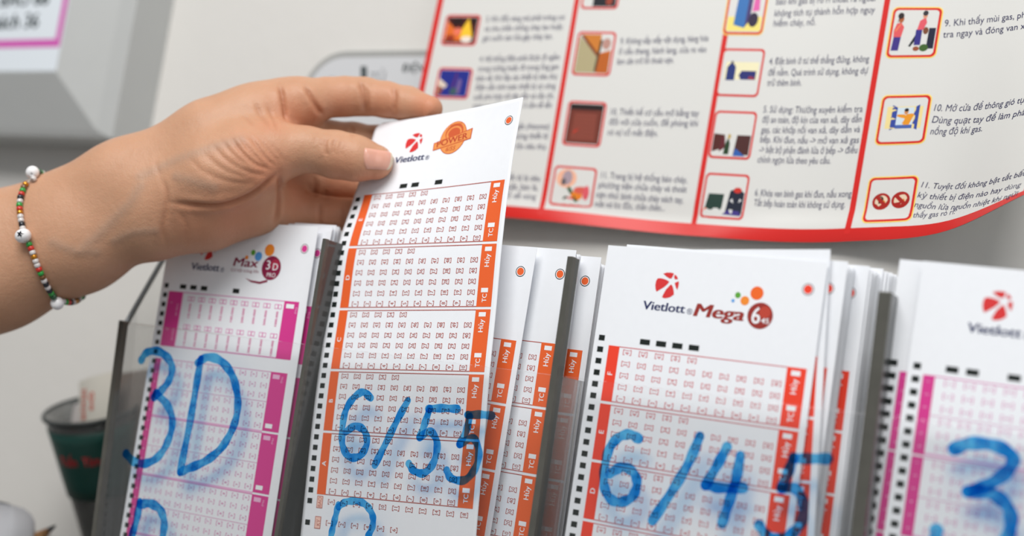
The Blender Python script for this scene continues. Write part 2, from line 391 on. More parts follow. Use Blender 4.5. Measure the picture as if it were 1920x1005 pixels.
# ---- grey framed case on the wall, top left
def framed_case():
    y1 = WALLY; yf = WALLY-0.030
    BR = on_y(204, 258, yf); TRr = on_y(246, 0, yf)
    x1 = BR[0]; z0 = BR[2]
    IN = on_y(104, 134, yf-0.012); ix, iz = IN[0], IN[2]
    root = empty('framed_case', (x1-0.14, y1, z0))
    x0 = x1-0.28; z1 = z0+0.24; ix0 = x0+(x1-ix); iz1 = z1-(iz-z0)
    fm = mat('case_grey_plastic', (0.46, 0.47, 0.465, 1), 0.5, 0.35, noise=0.03)
    l1 = 0.011   # width of the flat outer lip
    O = [(x0, z0), (x1, z0), (x1, z1), (x0, z1)]; L = [(x0+l1, z0+0.004), (x1-l1, z0+0.004), (x1-l1, z1-0.004), (x0+l1, z1-0.004)]; N = [(ix0, iz), (ix, iz), (ix, iz1), (ix0, iz1)]
    ring = lambda q, y: [(a, y, b) for a, b in q]
    V = ring(O, y1)+ring(O, yf+0.002)+ring(L, yf)+ring(N, yf-0.012)+ring(N, yf-0.011)
    F = []
    for k in range(4):
        for i in range(4):
            F.append((k*4+i, k*4+(i+1) % 4, (k+1)*4+(i+1) % 4, (k+1)*4+i))
    F.append((16, 17, 18, 19)); F.append((0, 3, 2, 1))
    bevel(meshobj('frame', V, F, fm, parent=root), 0.002)
    yn = yf-0.0113
    P = Print(); paper = mat('notice_paper', (0.72, 0.77, 0.82, 1), 0.6); mg = mat('notice_magenta', srgb(206, 92, 176), 0.6); ink = mat('notice_ink', srgb(40, 52, 54), 0.7)
    W = (ix-ix0)*1000-1; Hh = (iz1-iz)*1000-1
    P.rect(0, 0, W, Hh, paper, 0.0)
    nb = on_y(112, 82, yn); nu = W-1.0; nv = Hh-(nb[2]-iz)*1000
    P.rect(6, 6, nu, nv+2.4, mg, 0.1); P.rect(9, 9, nu-4.2, nv-2.4, paper, 0.2)
    for k, (s, dv, sz) in enumerate((('THÔNG BÁO 88', 29.0, 13), ('Quý khách 36', 12.5, 13))):
        V2, F2 = textmesh(s, 0.03, 2)
        P.text(s, nu-16-(V2[:, 0].max()*sz*0.5)-(5 if k else 0), nv-dv, sz, ink, 0.3, bold=0.03)
    V2, H2, F2, I2 = P.arrays()
    X = np.stack([ix0+0.0005+V2[:, 0]/1000, yn-H2/1000, iz1-0.0005-V2[:, 1]/1000], 1)
    meshobj('notice_sheet', X, F2, P.mats, I2, parent=root)
    prop(root, 'grey framed case on the wall at top left holding a white notice with magenta border', 'frame')
framed_case()

# ---- rounded sign on the wall behind the fingers
def wall_sign():
    y = WALLY-0.004
    c = on_y(700, 150, y); x0 = on_y(566, 160, y)[0]; x1 = x0+0.125; z1 = on_y(690, 94, y)[2]; z0 = z1-0.055
    root = empty('wall_sign', ((x0+x1)/2, WALLY, z0))
    def rr(x0, z0, x1, z1, r):
        o = []
        for cx, cz, a0 in ((x1-r, z1-r, 0), (x0+r, z1-r, 90), (x0+r, z0+r, 180), (x1-r, z0+r, 270)):
            for k in range(9):
                a = math.radians(a0+90*k/8); o.append((cx+r*math.cos(a), cz+r*math.sin(a)))
        return o
    v, f = extrude_poly(rr(x0, z0, x1, z1, 0.026), 'y', y, WALLY)
    bevel(meshobj('rim', v, f, mat('sign_rim_grey', (0.36, 0.36, 0.35, 1), 0.5), parent=root), 0.001)
    P = Print(); face = mat('sign_face', (0.60, 0.61, 0.63, 1), 0.5); ink = mat('sign_ink', srgb(70, 78, 80), 0.6); tan = mat('sign_tan', srgb(200, 186, 168), 0.6)
    m = 0.004; pts = rr(x0+m, z0+m, x1-m, z1-m, 0.022)
    P.poly([((a-x0)*1000, (z1-b)*1000) for a, b in pts], face, 0.0)
    P.disc(20, 21, 8.0, ink, 0.1, 6.0); P.disc(29, 20, 5, tan, 0.15, 4); P.poly([(38, 9), (40, 18), (44, 18), (42, 9)], ink, 0.1)
    P.text('TỦ', 50, 14, 8, mat('sign_grey_ink', srgb(150, 152, 156), 0.6), 0.1, bold=0.02)
    P.text('ĐIỆN', 72, 10, 6, ink, 0.1, bold=0.02)
    V2, H2, F2, I2 = P.arrays()
    X = np.stack([x0+V2[:, 0]/1000, y-0.0004-H2/1000, z1-V2[:, 1]/1000], 1)
    meshobj('sign_face', X, F2, P.mats, I2, parent=root)
    prop(root, 'rounded pale sign with grey rim on the wall, partly behind the index finger', 'sign')
wall_sign()

# ------------------------------------------------------------------ the safety poster
pw = mat('poster_white', (0.70, 0.695, 0.67, 1), 0.32, 0.45); pr = mat('poster_red', srgb(212, 40, 36), 0.28, 0.5)
pk = mat('poster_ink', srgb(56, 56, 92), 0.4); py_ = mat('poster_yellow', srgb(246, 214, 110), 0.4)
PS = [0, 79, 158, 237, 275, 313]
PB = [(738, 392, .098), (1013, 414, .104), (1297, 443, .110), (1588, 454, .109), (1763, 438, .096), (1928, 364, .066)]
PT = [(821, 0, .098), (1082, 0, .104), (1371, 0, .110), (1664, 0, .110), (1836, 0, .103), (2010, -6, .088)]
_pb = np.array([on_y(*q) for q in PB]); _pt = np.array([on_y(*q) for q in PT])
def crinterp(xs, Y, x):
    """Catmull-Rom style cubic through the knots"""
    xs = np.asarray(xs, float); x = np.asarray(x, float)
    m = np.gradient(Y, xs, axis=0)
    i = np.clip(np.searchsorted(xs, x, side='right')-1, 0, len(xs)-2); h = (xs[i+1]-xs[i]); t = (x-xs[i])/h
    t_ = t[..., None]; h_ = h[..., None]
    a = (2*t_**3-3*t_**2+1)*Y[i]+(t_**3-2*t_**2+t_)*h_*m[i]+(-2*t_**3+3*t_**2)*Y[i+1]+(t_**3-t_**2)*h_*m[i+1]
    lo = x < xs[0]; hi = x > xs[-1]
    a[lo] = Y[0]+(x[lo]-xs[0])[..., None]*m[0]; a[hi] = Y[-1]+(x[hi]-xs[-1])[..., None]*m[-1]
    return a
PH = 108.0
def pmap(s, t):
    s = np.asarray(s, float); t = np.asarray(t, float)
    B = crinterp(PS, _pb, s); T = crinterp(PS, _pt, s); k = (t/PH)[..., None]
    X = B+(T-B)*k
    X[..., 1] += -0.0022*np.sin(np.clip(t/14.0, 0, 1)*math.pi)*0.6*np.sin(s/33.0+0.8)*(1-np.clip(t/40, 0, 1)) - 0.0016*np.exp(-(t/7.0)**2)
    return X
_gs, _gt = np.meshgrid(np.linspace(-5, 322, 655), np.linspace(-5, 140, 291)); _gp = proj(pmap(_gs, _gt))
def pinv(px, py):
    d = (_gp[..., 0]-px)**2+(_gp[..., 1]-py)**2; i = np.unravel_index(np.argmin(d), d.shape); s, t = float(_gs[i]), float(_gt[i])
    for _ in range(6):
        q = proj(pmap(np.array([s, s+.2, s]), np.array([t, t, t+.2]))); J = np.stack([(q[1]-q[0])/.2, (q[2]-q[0])/.2], 1)
        ds = np.linalg.solve(J, np.array([px, py])-q[0]); s += float(np.clip(ds[0], -1, 1)); t += float(np.clip(ds[1], -1, 1))
    return s, t
def poster():
    P = Print()   # here u = s and v = -t (mm)
    S1, T1 = 313.0, 136.0
    P.rect(0, -T1, S1, 0, pw, 0.0)
    P.rect(0, -T1, 3.4, 0, pr, 0.05); P.rect(S1-2.2, -T1, S1, 0, pr, 0.05); P.poly([(0, -5.7), (0, 0), (S1, 0), (S1, -2.6), (285, -4.4), (255, -5.7)], pr, 0.06)
    for s in (79, 158, 237): P.rect(s-1.3, -T1, s+1.3, -3, pr, 0.05)
    def line(txt, p0, p1, sz, ragged=None):
        a = pinv(*p0); b = pinv(*p1)
        ang = math.degrees(math.atan2(b[1]-a[1], b[0]-a[0])); L = math.hypot(b[0]-a[0], b[1]-a[1])
        sz *= 1.06; V, F = textmesh(txt, 0.0015, 3); V = V.copy(); V[:, 0] -= V[:, 0].min()
        sx = L/(V[:, 0].max()*sz)
        V = V*sz; V[:, 0] *= sx
        c, s = math.cos(math.radians(ang)), math.sin(math.radians(ang))
        X = np.stack([a[0]+V[:, 0]*c-V[:, 1]*s, -(a[1]+V[:, 0]*s+V[:, 1]*c)], 1)
        P.add(X, F, pk, 0.10)
    T = [  # text, baseline start px, baseline end px, letter size mm
        ('3. Khi đốt vàng mã phải trông coi', (911, 41), (1058, 37), 4.0), ('và che chắn chống cháy lan hoặc', (908, 59), (1055, 55), 4.0), ('gió cuốn tàn lửa gây cháy lan.', (905, 77), (1036, 73), 4.0),
        ('4. Hệ thống điện phải được đi ngầm', (899, 116), (1049, 112), 4.0), ('trong tường hoặc đi trong ống gen', (896, 134), (1047, 130), 4.0), ('bảo vệ. Khi lắp các thiết bị tiêu thụ', (893, 152), (1044, 148), 4.0),
        ('điện cần tính toán thiết bị có công', (891, 169), (1041, 166), 4.0), ('suất phù hợp với dây dẫn và cầu chì,', (888, 187), (1038, 184), 4.0), ('tránh quá tải gây cháy nổ, ổ cắm dễ dẫn', (886, 204), (1034, 202), 4.0),
        ('5. Lắp cầu dao tự ngắt (Attomat)', (882, 243), (1030, 242), 4.0), ('cho từng tầng và từng thiết bị', (880, 261), (1027, 260), 4.0), ('có công suất điện lớn tiêu thụ.', (878, 279), (1025, 280), 4.0),
        ('6. Không để thiết bị là tiêu', (876, 334), (1012, 340), 4.0), ('thụ điện, máy giặt, bàn là,', (872, 352), (1008, 357), 4.0), ('bóng đèn, gần đồ dễ nóng', (868, 369), (1004, 374), 4.0),
        ('9. Không sắp xếp vật dụng, hàng hóa', (1163, 83), (1328, 77), 4.1), ('ở cầu thang, hành lang, cửa ra vào', (1160, 102), (1324, 98), 4.1), ('làm cản trở lối thoát nạn.', (1157, 121), (1263, 118), 4.1),
        ('10. Thiết kế cơ cấu mở bằng tay', (1145, 215), (1310, 218), 4.1), ('đối với cửa cuốn, đề phòng khi', (1142, 234), (1308, 237), 4.1), ('có sự cố mất điện.', (1139, 253), (1233, 256), 4.1),
        ('11. Trang bị hệ thống báo cháy,', (1127, 334), (1288, 343), 4.1), ('phương tiện chữa cháy và thoát', (1122, 352), (1287, 361), 4.1), ('nạn như: bình chữa cháy xách tay,', (1118, 370), (1281, 381), 4.1), ('mặt nạ lọc độc, chăn chiên...', (1115, 388), (1246, 396), 4.1),
        ('báo khi gas bị rò rỉ thoát ra ngoài', (1455, 9), (1641, 2), 4.2), ('không tích tụ thành hỗn hợp nguy', (1452, 31), (1640, 24), 4.2), ('hiểm cháy, nổ.', (1450, 50), (1529, 47), 4.2),
        ('4. Đặt bình ở tư thế thẳng đứng, không', (1442, 121), (1629, 116), 4.1), ('để nằm. Quá trình sử dụng, không dự', (1440, 142), (1627, 138), 4.1), ('trữ thêm bình.', (1438, 161), (1502, 161), 4.1),
        ('5. Sử dụng: Thường xuyên kiểm tra', (1431, 211), (1617, 210), 4.1), ('độ an toàn, độ kín của van xả, dây dẫn', (1429, 230), (1615, 229), 4.1), ('gas, các khớp nối van xả, dây dẫn và', (1427, 249), (1612, 248), 4.1),
        ('bếp. Khi đun, nấu -> mở van xả gas', (1425, 267), (1610, 268), 4.1), ('-> bật bộ phận đánh lửa ở bếp -> điều', (1423, 286), (1607, 287), 4.1), ('chỉnh ngọn lửa theo yêu cầu.', (1420, 305), (1557, 307), 4.1),
        ('6. Khóa van bình gas khi đun, nấu xong', (1415, 367), (1596, 369), 4.1), ('Tắt bếp hoàn toàn khi không sử dụng.', (1413, 386), (1584, 389), 4.1),
        ('9. Khi thấy mùi gas, phải kiểm', (1771, 50), (1974, 26), 4.3), ('tra ngay và đóng van xả gas.', (1768, 71), (1960, 48), 4.3),
        ('10. Mở cửa để thông gió tự nhiên.', (1751, 208), (1962, 184), 4.2), ('Dùng quạt tay để làm phân tán', (1747, 230), (1955, 209), 4.2), ('nồng độ khí gas.', (1744, 252), (1841, 246), 4.2),
        ('11. Tuyệt đối không bật tắt bất', (1727, 351), (1921, 329), 3.35), ('kỳ thiết bị điện nào hay dùng', (1720, 370), (1913, 350), 3.35), ('nguồn lửa nguồn nhiệt khi ngửi', (1714, 388), (1906, 367), 3.35), ('thấy gas rò rỉ.', (1711, 408), (1790, 401), 3.35),
    ]
    for a in T: line(*a)
    cm = {}
    def C(*c):
        if c not in cm: cm[c] = mat('poster_colour', srgb(*c), 0.35, 0.4)
        return cm[c]
    def rrect(s0, t0, s1, t1, r, m, h):
        pts = []
        for cx, cy, a0 in ((s1-r, t1-r, 0), (s0+r, t1-r, 90), (s0+r, t0+r, 180), (s1-r, t0+r, 270)):
            for k in range(7):
                a = math.radians(a0+15*k); pts.append((cx+r*math.cos(a), -(cy+r*math.sin(a))))
        # fan in cells so that it follows the bend of the sheet
        P.poly(pts[::1], m, h)
    def picture(c0, c1, content, yellow=False, fill=None):
        """c0: lower left px, c1: upper right px"""
        a = pinv(*c0); b = pinv(*c1); s0, t0, s1, t1 = a[0], a[1], b[0], b[1]
        if yellow: rrect(s0-.5, t0-.5, s1+.5, t1+.5, 2.6, py_, 0.07)
        rrect(s0, t0, s1, t1, 2.2, pr, 0.09); rrect(s0+1, t0+1, s1-1, t1-1, 1.6, fill or pw, 0.11)
        w, h = s1-s0-2, t1-t0-2; lay = [0.13]
        def pl(c, *pts):
            lay[0] += 0.004; P.poly([(s0+1+w*x, -(t0+1+h*y)) for x, y in pts], C(*c), lay[0])
        def el(c, x, y, rx, ry, n=18):
            pl(c, *[(x+rx*math.cos(2*math.pi*i/n), y+ry*math.sin(2*math.pi*i/n)) for i in range(n)])
        content(pl, el)
    def fire(pl, el):
        pl((70, 20, 14), (0.02, 0.02), (0.98, 0.02), (0.98, 0.98), (0.02, 0.98)); pl((226, 110, 40), (0.02, 0.1), (0.9, 0.1), (0.72, 0.6), (0.3, 0.55), (0.02, 0.85))
        pl((250, 200, 50), (0.5, 0.2), (0.9, 0.25), (0.7, 0.95), (0.55, 0.6)); el((150, 50, 30), 0.2, 0.2, 0.15, 0.12); el((240, 226, 214), 0.72, 0.16, 0.17, 0.12); el((236, 120, 96), 0.4, 0.45, 0.12, 0.14)
        el((34, 14, 12), 0.35, 0.82, 0.18, 0.13); el((34, 14, 12), 0.85, 0.85, 0.12, 0.11)
    def blue(pl, el):
        pl((34, 44, 138), (0.02, 0.02), (0.98, 0.02), (0.98, 0.98), (0.02, 0.98)); pl((226, 208, 190), (0.02, 0.68), (0.32, 0.42), (0.24, 0.3), (0.02, 0.4)); pl((150, 80, 50), (0.02, 0.4), (0.2, 0.3), (0.14, 0.05), (0.02, 0.05))
        pl((92, 44, 112), (0.42, 0.05), (0.54, 0.9), (0.6, 0.9), (0.5, 0.05)); pl((120, 96, 150), (0.6, 0.1), (0.66, 0.7), (0.76, 0.6), (0.74, 0.1)); el((60, 90, 96), 0.55, 0.2, 0.12, 0.14)
    def black(pl, el):
        pl((24, 26, 34), (0.3, 0.02), (0.98, 0.02), (0.98, 0.98), (0.3, 0.98)); el((150, 60, 40), 0.78, 0.2, 0.1, 0.14)
    def stair(pl, el):
        pl((176, 164, 126), (0.02, 0.02), (0.6, 0.02), (0.62, 0.45), (0.05, 0.92), (0.02, 0.9)); pl((196, 100, 30), (0.62, 0.02), (0.97, 0.02), (0.97, 0.6), (0.62, 0.5)); pl((202, 122, 44), (0.05, 0.98), (0.62, 0.45), (0.65, 0.98))
        pl((126, 58, 24), (0.05, 0.95), (0.6, 0.42), (0.6, 0.52), (0.14, 0.96)); pl((70, 60, 40), (0.57, 0.05), (0.63, 0.05), (0.7, 0.85), (0.63, 0.85)); el((186, 140, 128), 0.82, 0.75, 0.12, 0.14)
        for k in range(5): pl((150, 76, 26), (0.63, 0.08+0.09*k), (0.97, 0.08+0.09*k), (0.97, 0.1+0.09*k), (0.63, 0.1+0.09*k))
    def shutter(pl, el):
        pl((112, 50, 38), (0.02, 0.02), (0.98, 0.02), (0.98, 0.84), (0.02, 0.84)); pl((34, 20, 20), (0.02, 0.84), (0.98, 0.84), (0.98, 0.98), (0.02, 0.98)); pl((136, 68, 54), (0.15, 0.1), (0.85, 0.1), (0.82, 0.75), (0.18, 0.75)); pl((206, 48, 28), (0.18, 0.22), (0.34, 0.34), (0.38, 0.4), (0.24, 0.32))
        for k in range(6): pl((124, 58, 46), (0.15, 0.15+0.1*k), (0.85, 0.15+0.1*k), (0.85, 0.17+0.1*k), (0.15, 0.17+0.1*k))
    def alarm(pl, el):
        el((240, 180, 150), 0.3, 0.72, 0.26, 0.26); el((168, 150, 160), 0.32, 0.74, 0.13, 0.2); el((96, 90, 96), 0.24, 0.62, 0.06, 0.1)
        pl((40, 84, 44), (0.34, 0.46), (0.6, 0.08), (0.68, 0.12), (0.42, 0.5)); el((232, 130, 40), 0.62, 0.27, 0.15, 0.13); el((214, 92, 80), 0.72, 0.42, 0.2, 0.1); pl((214, 40, 40), (0.34, 0.18), (0.6, 0.14), (0.6, 0.19), (0.36, 0.22)); el((220, 90, 100), 0.85, 0.36, 0.08, 0.2); pl((30, 50, 30), (0.3, 0.12), (0.4, 0.2), (0.36, 0.24), (0.28, 0.18))
    def cabinet(pl, el):
        pl((240, 222, 120), (0.02, 0.02), (0.98, 0.02), (0.98, 0.3), (0.02, 0.3)); pl((52, 112, 178), (0.2, 0.14), (0.52, 0.08), (0.54, 0.8), (0.24, 0.78)); pl((66, 54, 110), (0.52, 0.1), (0.64, 0.22), (0.66, 0.86), (0.54, 0.8))
        pl((206, 204, 196), (0.3, 0.8), (0.66, 0.84), (0.62, 1.0), (0.34, 1.0)); el((40, 26, 60), 0.74, 0.24, 0.14, 0.14); pl((222, 96, 168), (0.68, 0.4), (0.88, 0.42), (0.84, 0.74), (0.7, 0.72)); el((70, 40, 30), 0.8, 0.84, 0.07, 0.1)
    def bottles(pl, el):
        pl((238, 230, 190), (0.1, 0.34), (0.95, 0.34), (0.95, 0.74), (0.1, 0.74)); pl((30, 48, 116), (0.14, 0.32), (0.36, 0.32), (0.36, 0.62), (0.3, 0.7), (0.2, 0.7), (0.14, 0.62)); pl((40, 40, 60), (0.22, 0.7), (0.28, 0.7), (0.28, 0.76), (0.22, 0.76))
        pl((34, 40, 110), (0.52, 0.34), (0.9, 0.34), (0.9, 0.54), (0.52, 0.54), (0.46, 0.44)); pl((150, 40, 60), (0.7, 0.36), (0.88, 0.34), (0.86, 0.4), (0.74, 0.42))
    def kitchen(pl, el):
        pl((82, 34, 30), (0.02, 0.1), (0.32, 0.2), (0.3, 0.5), (0.02, 0.52)); pl((96, 30, 40), (0.2, 0.1), (0.34, 0.2), (0.32, 0.42), (0.22, 0.46)); pl((32, 60, 30), (0.32, 0.05), (0.46, 0.05), (0.46, 0.3), (0.4, 0.44), (0.34, 0.3)); el((190, 160, 80), 0.42, 0.46, 0.04, 0.06)
        pl((74, 36, 34), (0.58, 0.05), (0.98, 0.05), (0.98, 0.5), (0.62, 0.5)); pl((44, 92, 170), (0.58, 0.02), (0.9, 0.02), (0.62, 0.2))
    def stove(pl, el):
        pl((38, 62, 54), (0.04, 0.1), (0.46, 0.1), (0.48, 0.55), (0.1, 0.55)); el((236, 100, 40), 0.1, 0.14, 0.08, 0.08); pl((28, 34, 52), (0.56, 0.08), (0.98, 0.08), (0.98, 0.6), (0.8, 0.72), (0.62, 0.64)); el((200, 50, 40), 0.8, 0.66, 0.1, 0.07); pl((216, 216, 216), (0.64, 0.4), (0.74, 0.34), (0.7, 0.46)); pl((216, 216, 216), (0.86, 0.36), (0.94, 0.42), (0.88, 0.46)); pl((64, 50, 130), (0.5, 0.06), (0.98, 0.04), (0.9, 0.16), (0.6, 0.16))
    def women(pl, el):
        pl((62, 48, 130), (0.03, 0.1), (0.2, 0.1), (0.22, 0.4), (0.05, 0.4)); pl((222, 88, 92), (0.04, 0.4), (0.22, 0.4), (0.26, 0.62), (0.18, 0.72), (0.08, 0.7), (0.03, 0.55)); el((172, 92, 50), 0.17, 0.8, 0.06, 0.09); el((44, 34, 34), 0.15, 0.87, 0.07, 0.07); pl((44, 34, 34), (0.09, 0.7), (0.12, 0.9), (0.15, 0.85))
        pl((236, 140, 90), (0.06, 0.54), (0.16, 0.68), (0.2, 0.7), (0.08, 0.52)); pl((52, 46, 130), (0.54, 0.22), (0.68, 0.22), (0.68, 0.56), (0.54, 0.56)); pl((222, 88, 100), (0.56, 0.56), (0.7, 0.56), (0.76, 0.72), (0.72, 0.84), (0.6, 0.76)); el((216, 150, 120), 0.7, 0.87, 0.05, 0.06); el((48, 48, 54), 0.7, 0.93, 0.06, 0.06)
        pl((24, 34, 40), (0.42, 0.2), (0.46, 0.18), (0.54, 0.3), (0.54, 0.44)); pl((30, 32, 56), (0.82, 0.14), (0.98, 0.14), (0.98, 0.6), (0.83, 0.6)); el((120, 70, 44), 0.76, 0.54, 0.06, 0.08); el((62, 96, 40), 0.77, 0.16, 0.1, 0.08); el((150, 80, 50), 0.6, 0.14, 0.07, 0.05)
    def windowpic(pl, el):
        pl((236, 216, 150), (0.1, 0.3), (0.92, 0.3), (0.92, 0.8), (0.1, 0.8)); pl((54, 74, 156), (0.22, 0.26), (0.34, 0.32), (0.34, 0.78), (0.22, 0.84)); pl((54, 74, 156), (0.72, 0.32), (0.84, 0.26), (0.84, 0.84), (0.72, 0.78)); pl((206, 220, 230), (0.34, 0.32), (0.72, 0.32), (0.72, 0.78), (0.34, 0.78))
        pl((230, 150, 40), (0.46, 0.36), (0.64, 0.36), (0.74, 0.62), (0.68, 0.64), (0.54, 0.62), (0.36, 0.62), (0.34, 0.58), (0.46, 0.54)); el((206, 140, 90), 0.55, 0.68, 0.05, 0.06); el((40, 30, 30), 0.55, 0.72, 0.05, 0.04); pl((74, 100, 170), (0.34, 0.3), (0.72, 0.3), (0.72, 0.38), (0.34, 0.38))
    def forbid(pl, el):
        for x, y in ((0.3, 0.46), (0.74, 0.48)):
            el((168, 36, 30), x, y, 0.21, 0.21); el((232, 206, 178), x, y, 0.15, 0.155); el((70, 50, 30), x-0.02, y+0.03, 0.07, 0.1); el((220, 140, 50), x+0.05, y-0.03, 0.05, 0.06)
            pl((168, 36, 30), (x-0.15, y+0.09), (x-0.09, y+0.15), (x+0.15, y-0.09), (x+0.09, y-0.15))
    picture((826, 85), (903, 28), fire); picture((812, 184), (888, 128), blue); picture((1088, 17), (1168, -45), black)
    picture((1071, 141), (1157, 60), stair); picture((1053, 272), (1139, 192), shutter); picture((1028, 384), (1121, 316), alarm)
    picture((1355, 64), (1446, -40), cabinet, True); picture((1341, 180), (1436, 92), bottles); picture((1327, 296), (1421, 210), kitchen); picture((1311, 408), (1407, 328), stove)
    picture((1661, 108), (1768, 15), women, True); picture((1641, 271), (1747, 178), windowpic, True); picture((1616, 417), (1722, 330), forbid, True)
    V, H, F, I = P.arrays()
    V, H, F, I = cut(V, H, F, I, 4.0)
    s, t = V[:, 0], -V[:, 1]
    X = pmap(s, t); e = 0.5
    du = pmap(s+e, t)-pmap(s-e, t); dv = pmap(s, t+e)-pmap(s, t-e); n = np.cross(du, dv); n /= np.linalg.norm(n, axis=1)[:, None]
    X = X+n*(H/1000)[:, None]
    # the back of the sheet
    ns, nt = 90, 40; gs, gt = np.meshgrid(np.linspace(0, 313, ns), np.linspace(0, 136, nt)); B = pmap(gs.ravel(), gt.ravel())+np.array([0, 0.0004, 0])
    n0 = len(X); Fb = [(n0+j*ns+i, n0+(j+1)*ns+i, n0+(j+1)*ns+i+1, n0+j*ns+i+1) for j in range(nt-1) for i in range(ns-1)]
    o = meshobj('safety_poster', np.concatenate([X, B]), F+Fb, P.mats, I+[P.mi(pw)]*len(Fb), loc=tuple(pmap(np.array([156.0]), np.array([0.0]))[0]))
    sm = np.array([True]*len(o.data.polygons)); o.data.polygons.foreach_set('use_smooth', sm)
    prop(o, 'white fire and gas safety poster with red border and pictograms curling off the wall', 'poster')
poster()

# ------------------------------------------------------------------ clear acrylic slip holder
def holder():
    root = empty('slip_holder', (0.03, 0.01, ct))
    ac = clear('clear_acrylic', (0.93, 0.935, 0.93, 1), 0.05, 0.04, 0.03, (0.55, 0.55, 0.53, 1))
    pane = clear('scuffed_acrylic', (0.988, 0.99, 0.99, 1), 0.014, 0.06, 0.014, (0.6, 0.6, 0.6, 1))
    smoke = clear('smoky_acrylic', (0.45, 0.46, 0.46, 1), 0.05, 0.10, 0.86, (0.085, 0.09, 0.088, 1))
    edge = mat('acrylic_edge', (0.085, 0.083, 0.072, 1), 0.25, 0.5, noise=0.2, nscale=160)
    XL, XR, YF, YB = -0.197, 0.262, -0.0080, 0.030; ZT = -0.0392; bt = ct
    def bx(name, lo, hi, m, w=0.0006, par=root):
        v, f = boxmesh(lo, hi); return bevel(meshobj(name, v, f, m, parent=par), w, 2)
    q0 = on_y(223.5, 602, YF-0.003); q1 = on_y(172, 1000, YF-0.003); xb = q0[0]+(q1[0]-q0[0])/(q1[2]-q0[2])*(bt+0.003-q0[2])
    v, f = extrude_poly([(q0[0], ZT), (xb, bt+0.003), (XR, bt+0.003), (XR, ZT)], 'y', YF-0.003, YF); bevel(meshobj('front_panel', v, f, pane, parent=root), 0.0005)
    bx('back_panel', (XL, YB, bt+0.003), (XR, YB+0.003, -0.034), ac); bx('base', (XL, YF-0.003, bt), (XR, YB+0.003, bt+0.003), ac)
    def wing(name, x, m, zt, th=0.004, low=bt+0.003, yb=YB):
        poly = [(YF, low), (yb, low), (yb, zt), (yb-0.004, zt), (YF+0.001, ZT), (YF, ZT)]
        v, f = extrude_poly(poly, 'x', x-th/2, x+th/2); o = meshobj(name, v, f, m, parent=root); bevel(o, 0.0006)
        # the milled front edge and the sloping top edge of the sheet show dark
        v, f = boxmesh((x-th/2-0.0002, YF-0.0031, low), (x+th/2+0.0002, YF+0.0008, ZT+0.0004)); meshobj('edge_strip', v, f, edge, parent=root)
        return o
    tl = on_x(300, 483, XL)
    p0 = on_y(223.5, 602, YF-0.003); p1 = on_y(172, 1000, YF-0.003); sl = (p1[0]-p0[0])/(p1[2]-p0[2]); xl = lambda z: p0[0]+sl*(z-p0[2])
    def slanted(name, poly, th, m, dx=0.0):
        """a sheet in the (y, z) outline given, following the leaning left end"""
        n = len(poly); v = [(xl(z)+dx, y, z) for y, z in poly]+[(xl(z)+dx+th, y, z) for y, z in poly]
        f = [tuple(range(n)), tuple(range(2*n-1, n-1, -1))]+[(i, n+i, n+(i+1) % n, (i+1) % n) for i in range(n)]
        return meshobj(name, v, f, m, parent=root)
    zt = ZT+(tl[2]-ZT)*1.9; zb = bt+0.003
    slanted('side_panel', [(YF, zb), (YB, zb), (YB, zt), (YB-0.004, zt), (YF, ZT)], 0.0022, ac)
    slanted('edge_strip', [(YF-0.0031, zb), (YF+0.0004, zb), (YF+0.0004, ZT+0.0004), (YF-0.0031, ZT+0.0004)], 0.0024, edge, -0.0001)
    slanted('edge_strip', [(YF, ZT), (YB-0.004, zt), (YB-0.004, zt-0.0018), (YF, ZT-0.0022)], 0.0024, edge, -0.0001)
    for x, zt, yb, th in ((-0.0838, 0.0045, 0.020, 0.0016), (0.0305, 0.0045, -0.0055, 0.0024), (0.1465, 0.0005, 0.018, 0.004)):
        v, f = boxmesh((x-th/2, YF-0.0028, bt+0.003), (x+th/2, yb, zt)); bevel(meshobj('divider', v, f, smoke, parent=root), 0.0004)
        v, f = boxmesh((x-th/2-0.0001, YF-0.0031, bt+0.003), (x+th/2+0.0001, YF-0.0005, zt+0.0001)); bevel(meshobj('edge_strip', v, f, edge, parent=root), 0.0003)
    smoke2 = clear('smoky_acrylic_pale', (0.80, 0.80, 0.82, 1), 0.03, 0.08, 0.06, (0.12, 0.12, 0.125, 1))
    v, f = boxmesh((0.0301, -0.0055, bt+0.003), (0.0309, 0.0135, ZT)); meshobj('divider', v, f, smoke2, parent=root)
    wing('side_panel', XR-0.002, ac, 0.0)
    # blue felt-pen writing on the front panel
    ink = bpy.data.materials.new('blue_marker_ink'); ink.use_nodes = True; nt = ink.node_tree; nt.nodes.clear()
    out = nt.nodes.new('ShaderNodeOutputMaterial'); tr = nt.nodes.new('ShaderNodeBsdfTransparent'); di = nt.nodes.new('ShaderNodeBsdfDiffuse'); mx = nt.nodes.new('ShaderNodeMixShader')
    nz = nt.nodes.new('ShaderNodeTexNoise'); nz.inputs['Scale'].default_value = 170; nz.inputs['Detail'].default_value = 3
    tcn = nt.nodes.new('ShaderNodeTexCoord'); nt.links.new(tcn.outputs['Object'], nz.inputs['Vector'])
    rp = nt.nodes.new('ShaderNodeValToRGB'); rp.color_ramp.elements[0].position = 0.38; rp.color_ramp.elements[1].position = 0.64
    rp.color_ramp.elements[0].color = (0.022, 0.28, 0.72, 1); rp.color_ramp.elements[1].color = (0.15, 0.58, 0.89, 1)
    nt.links.new(nz.outputs['Fac'], rp.inputs[0]); nt.links.new(rp.outputs[0], tr.inputs[0]); di.inputs[0].default_value = (0.0, 0.16, 0.55, 1); mx.inputs[0].default_value = 0.07
    nt.links.new(tr.outputs[0], mx.inputs[1]); nt.links.new(di.outputs[0], mx.inputs[2]); nt.links.new(mx.outputs[0], out.inputs[0])
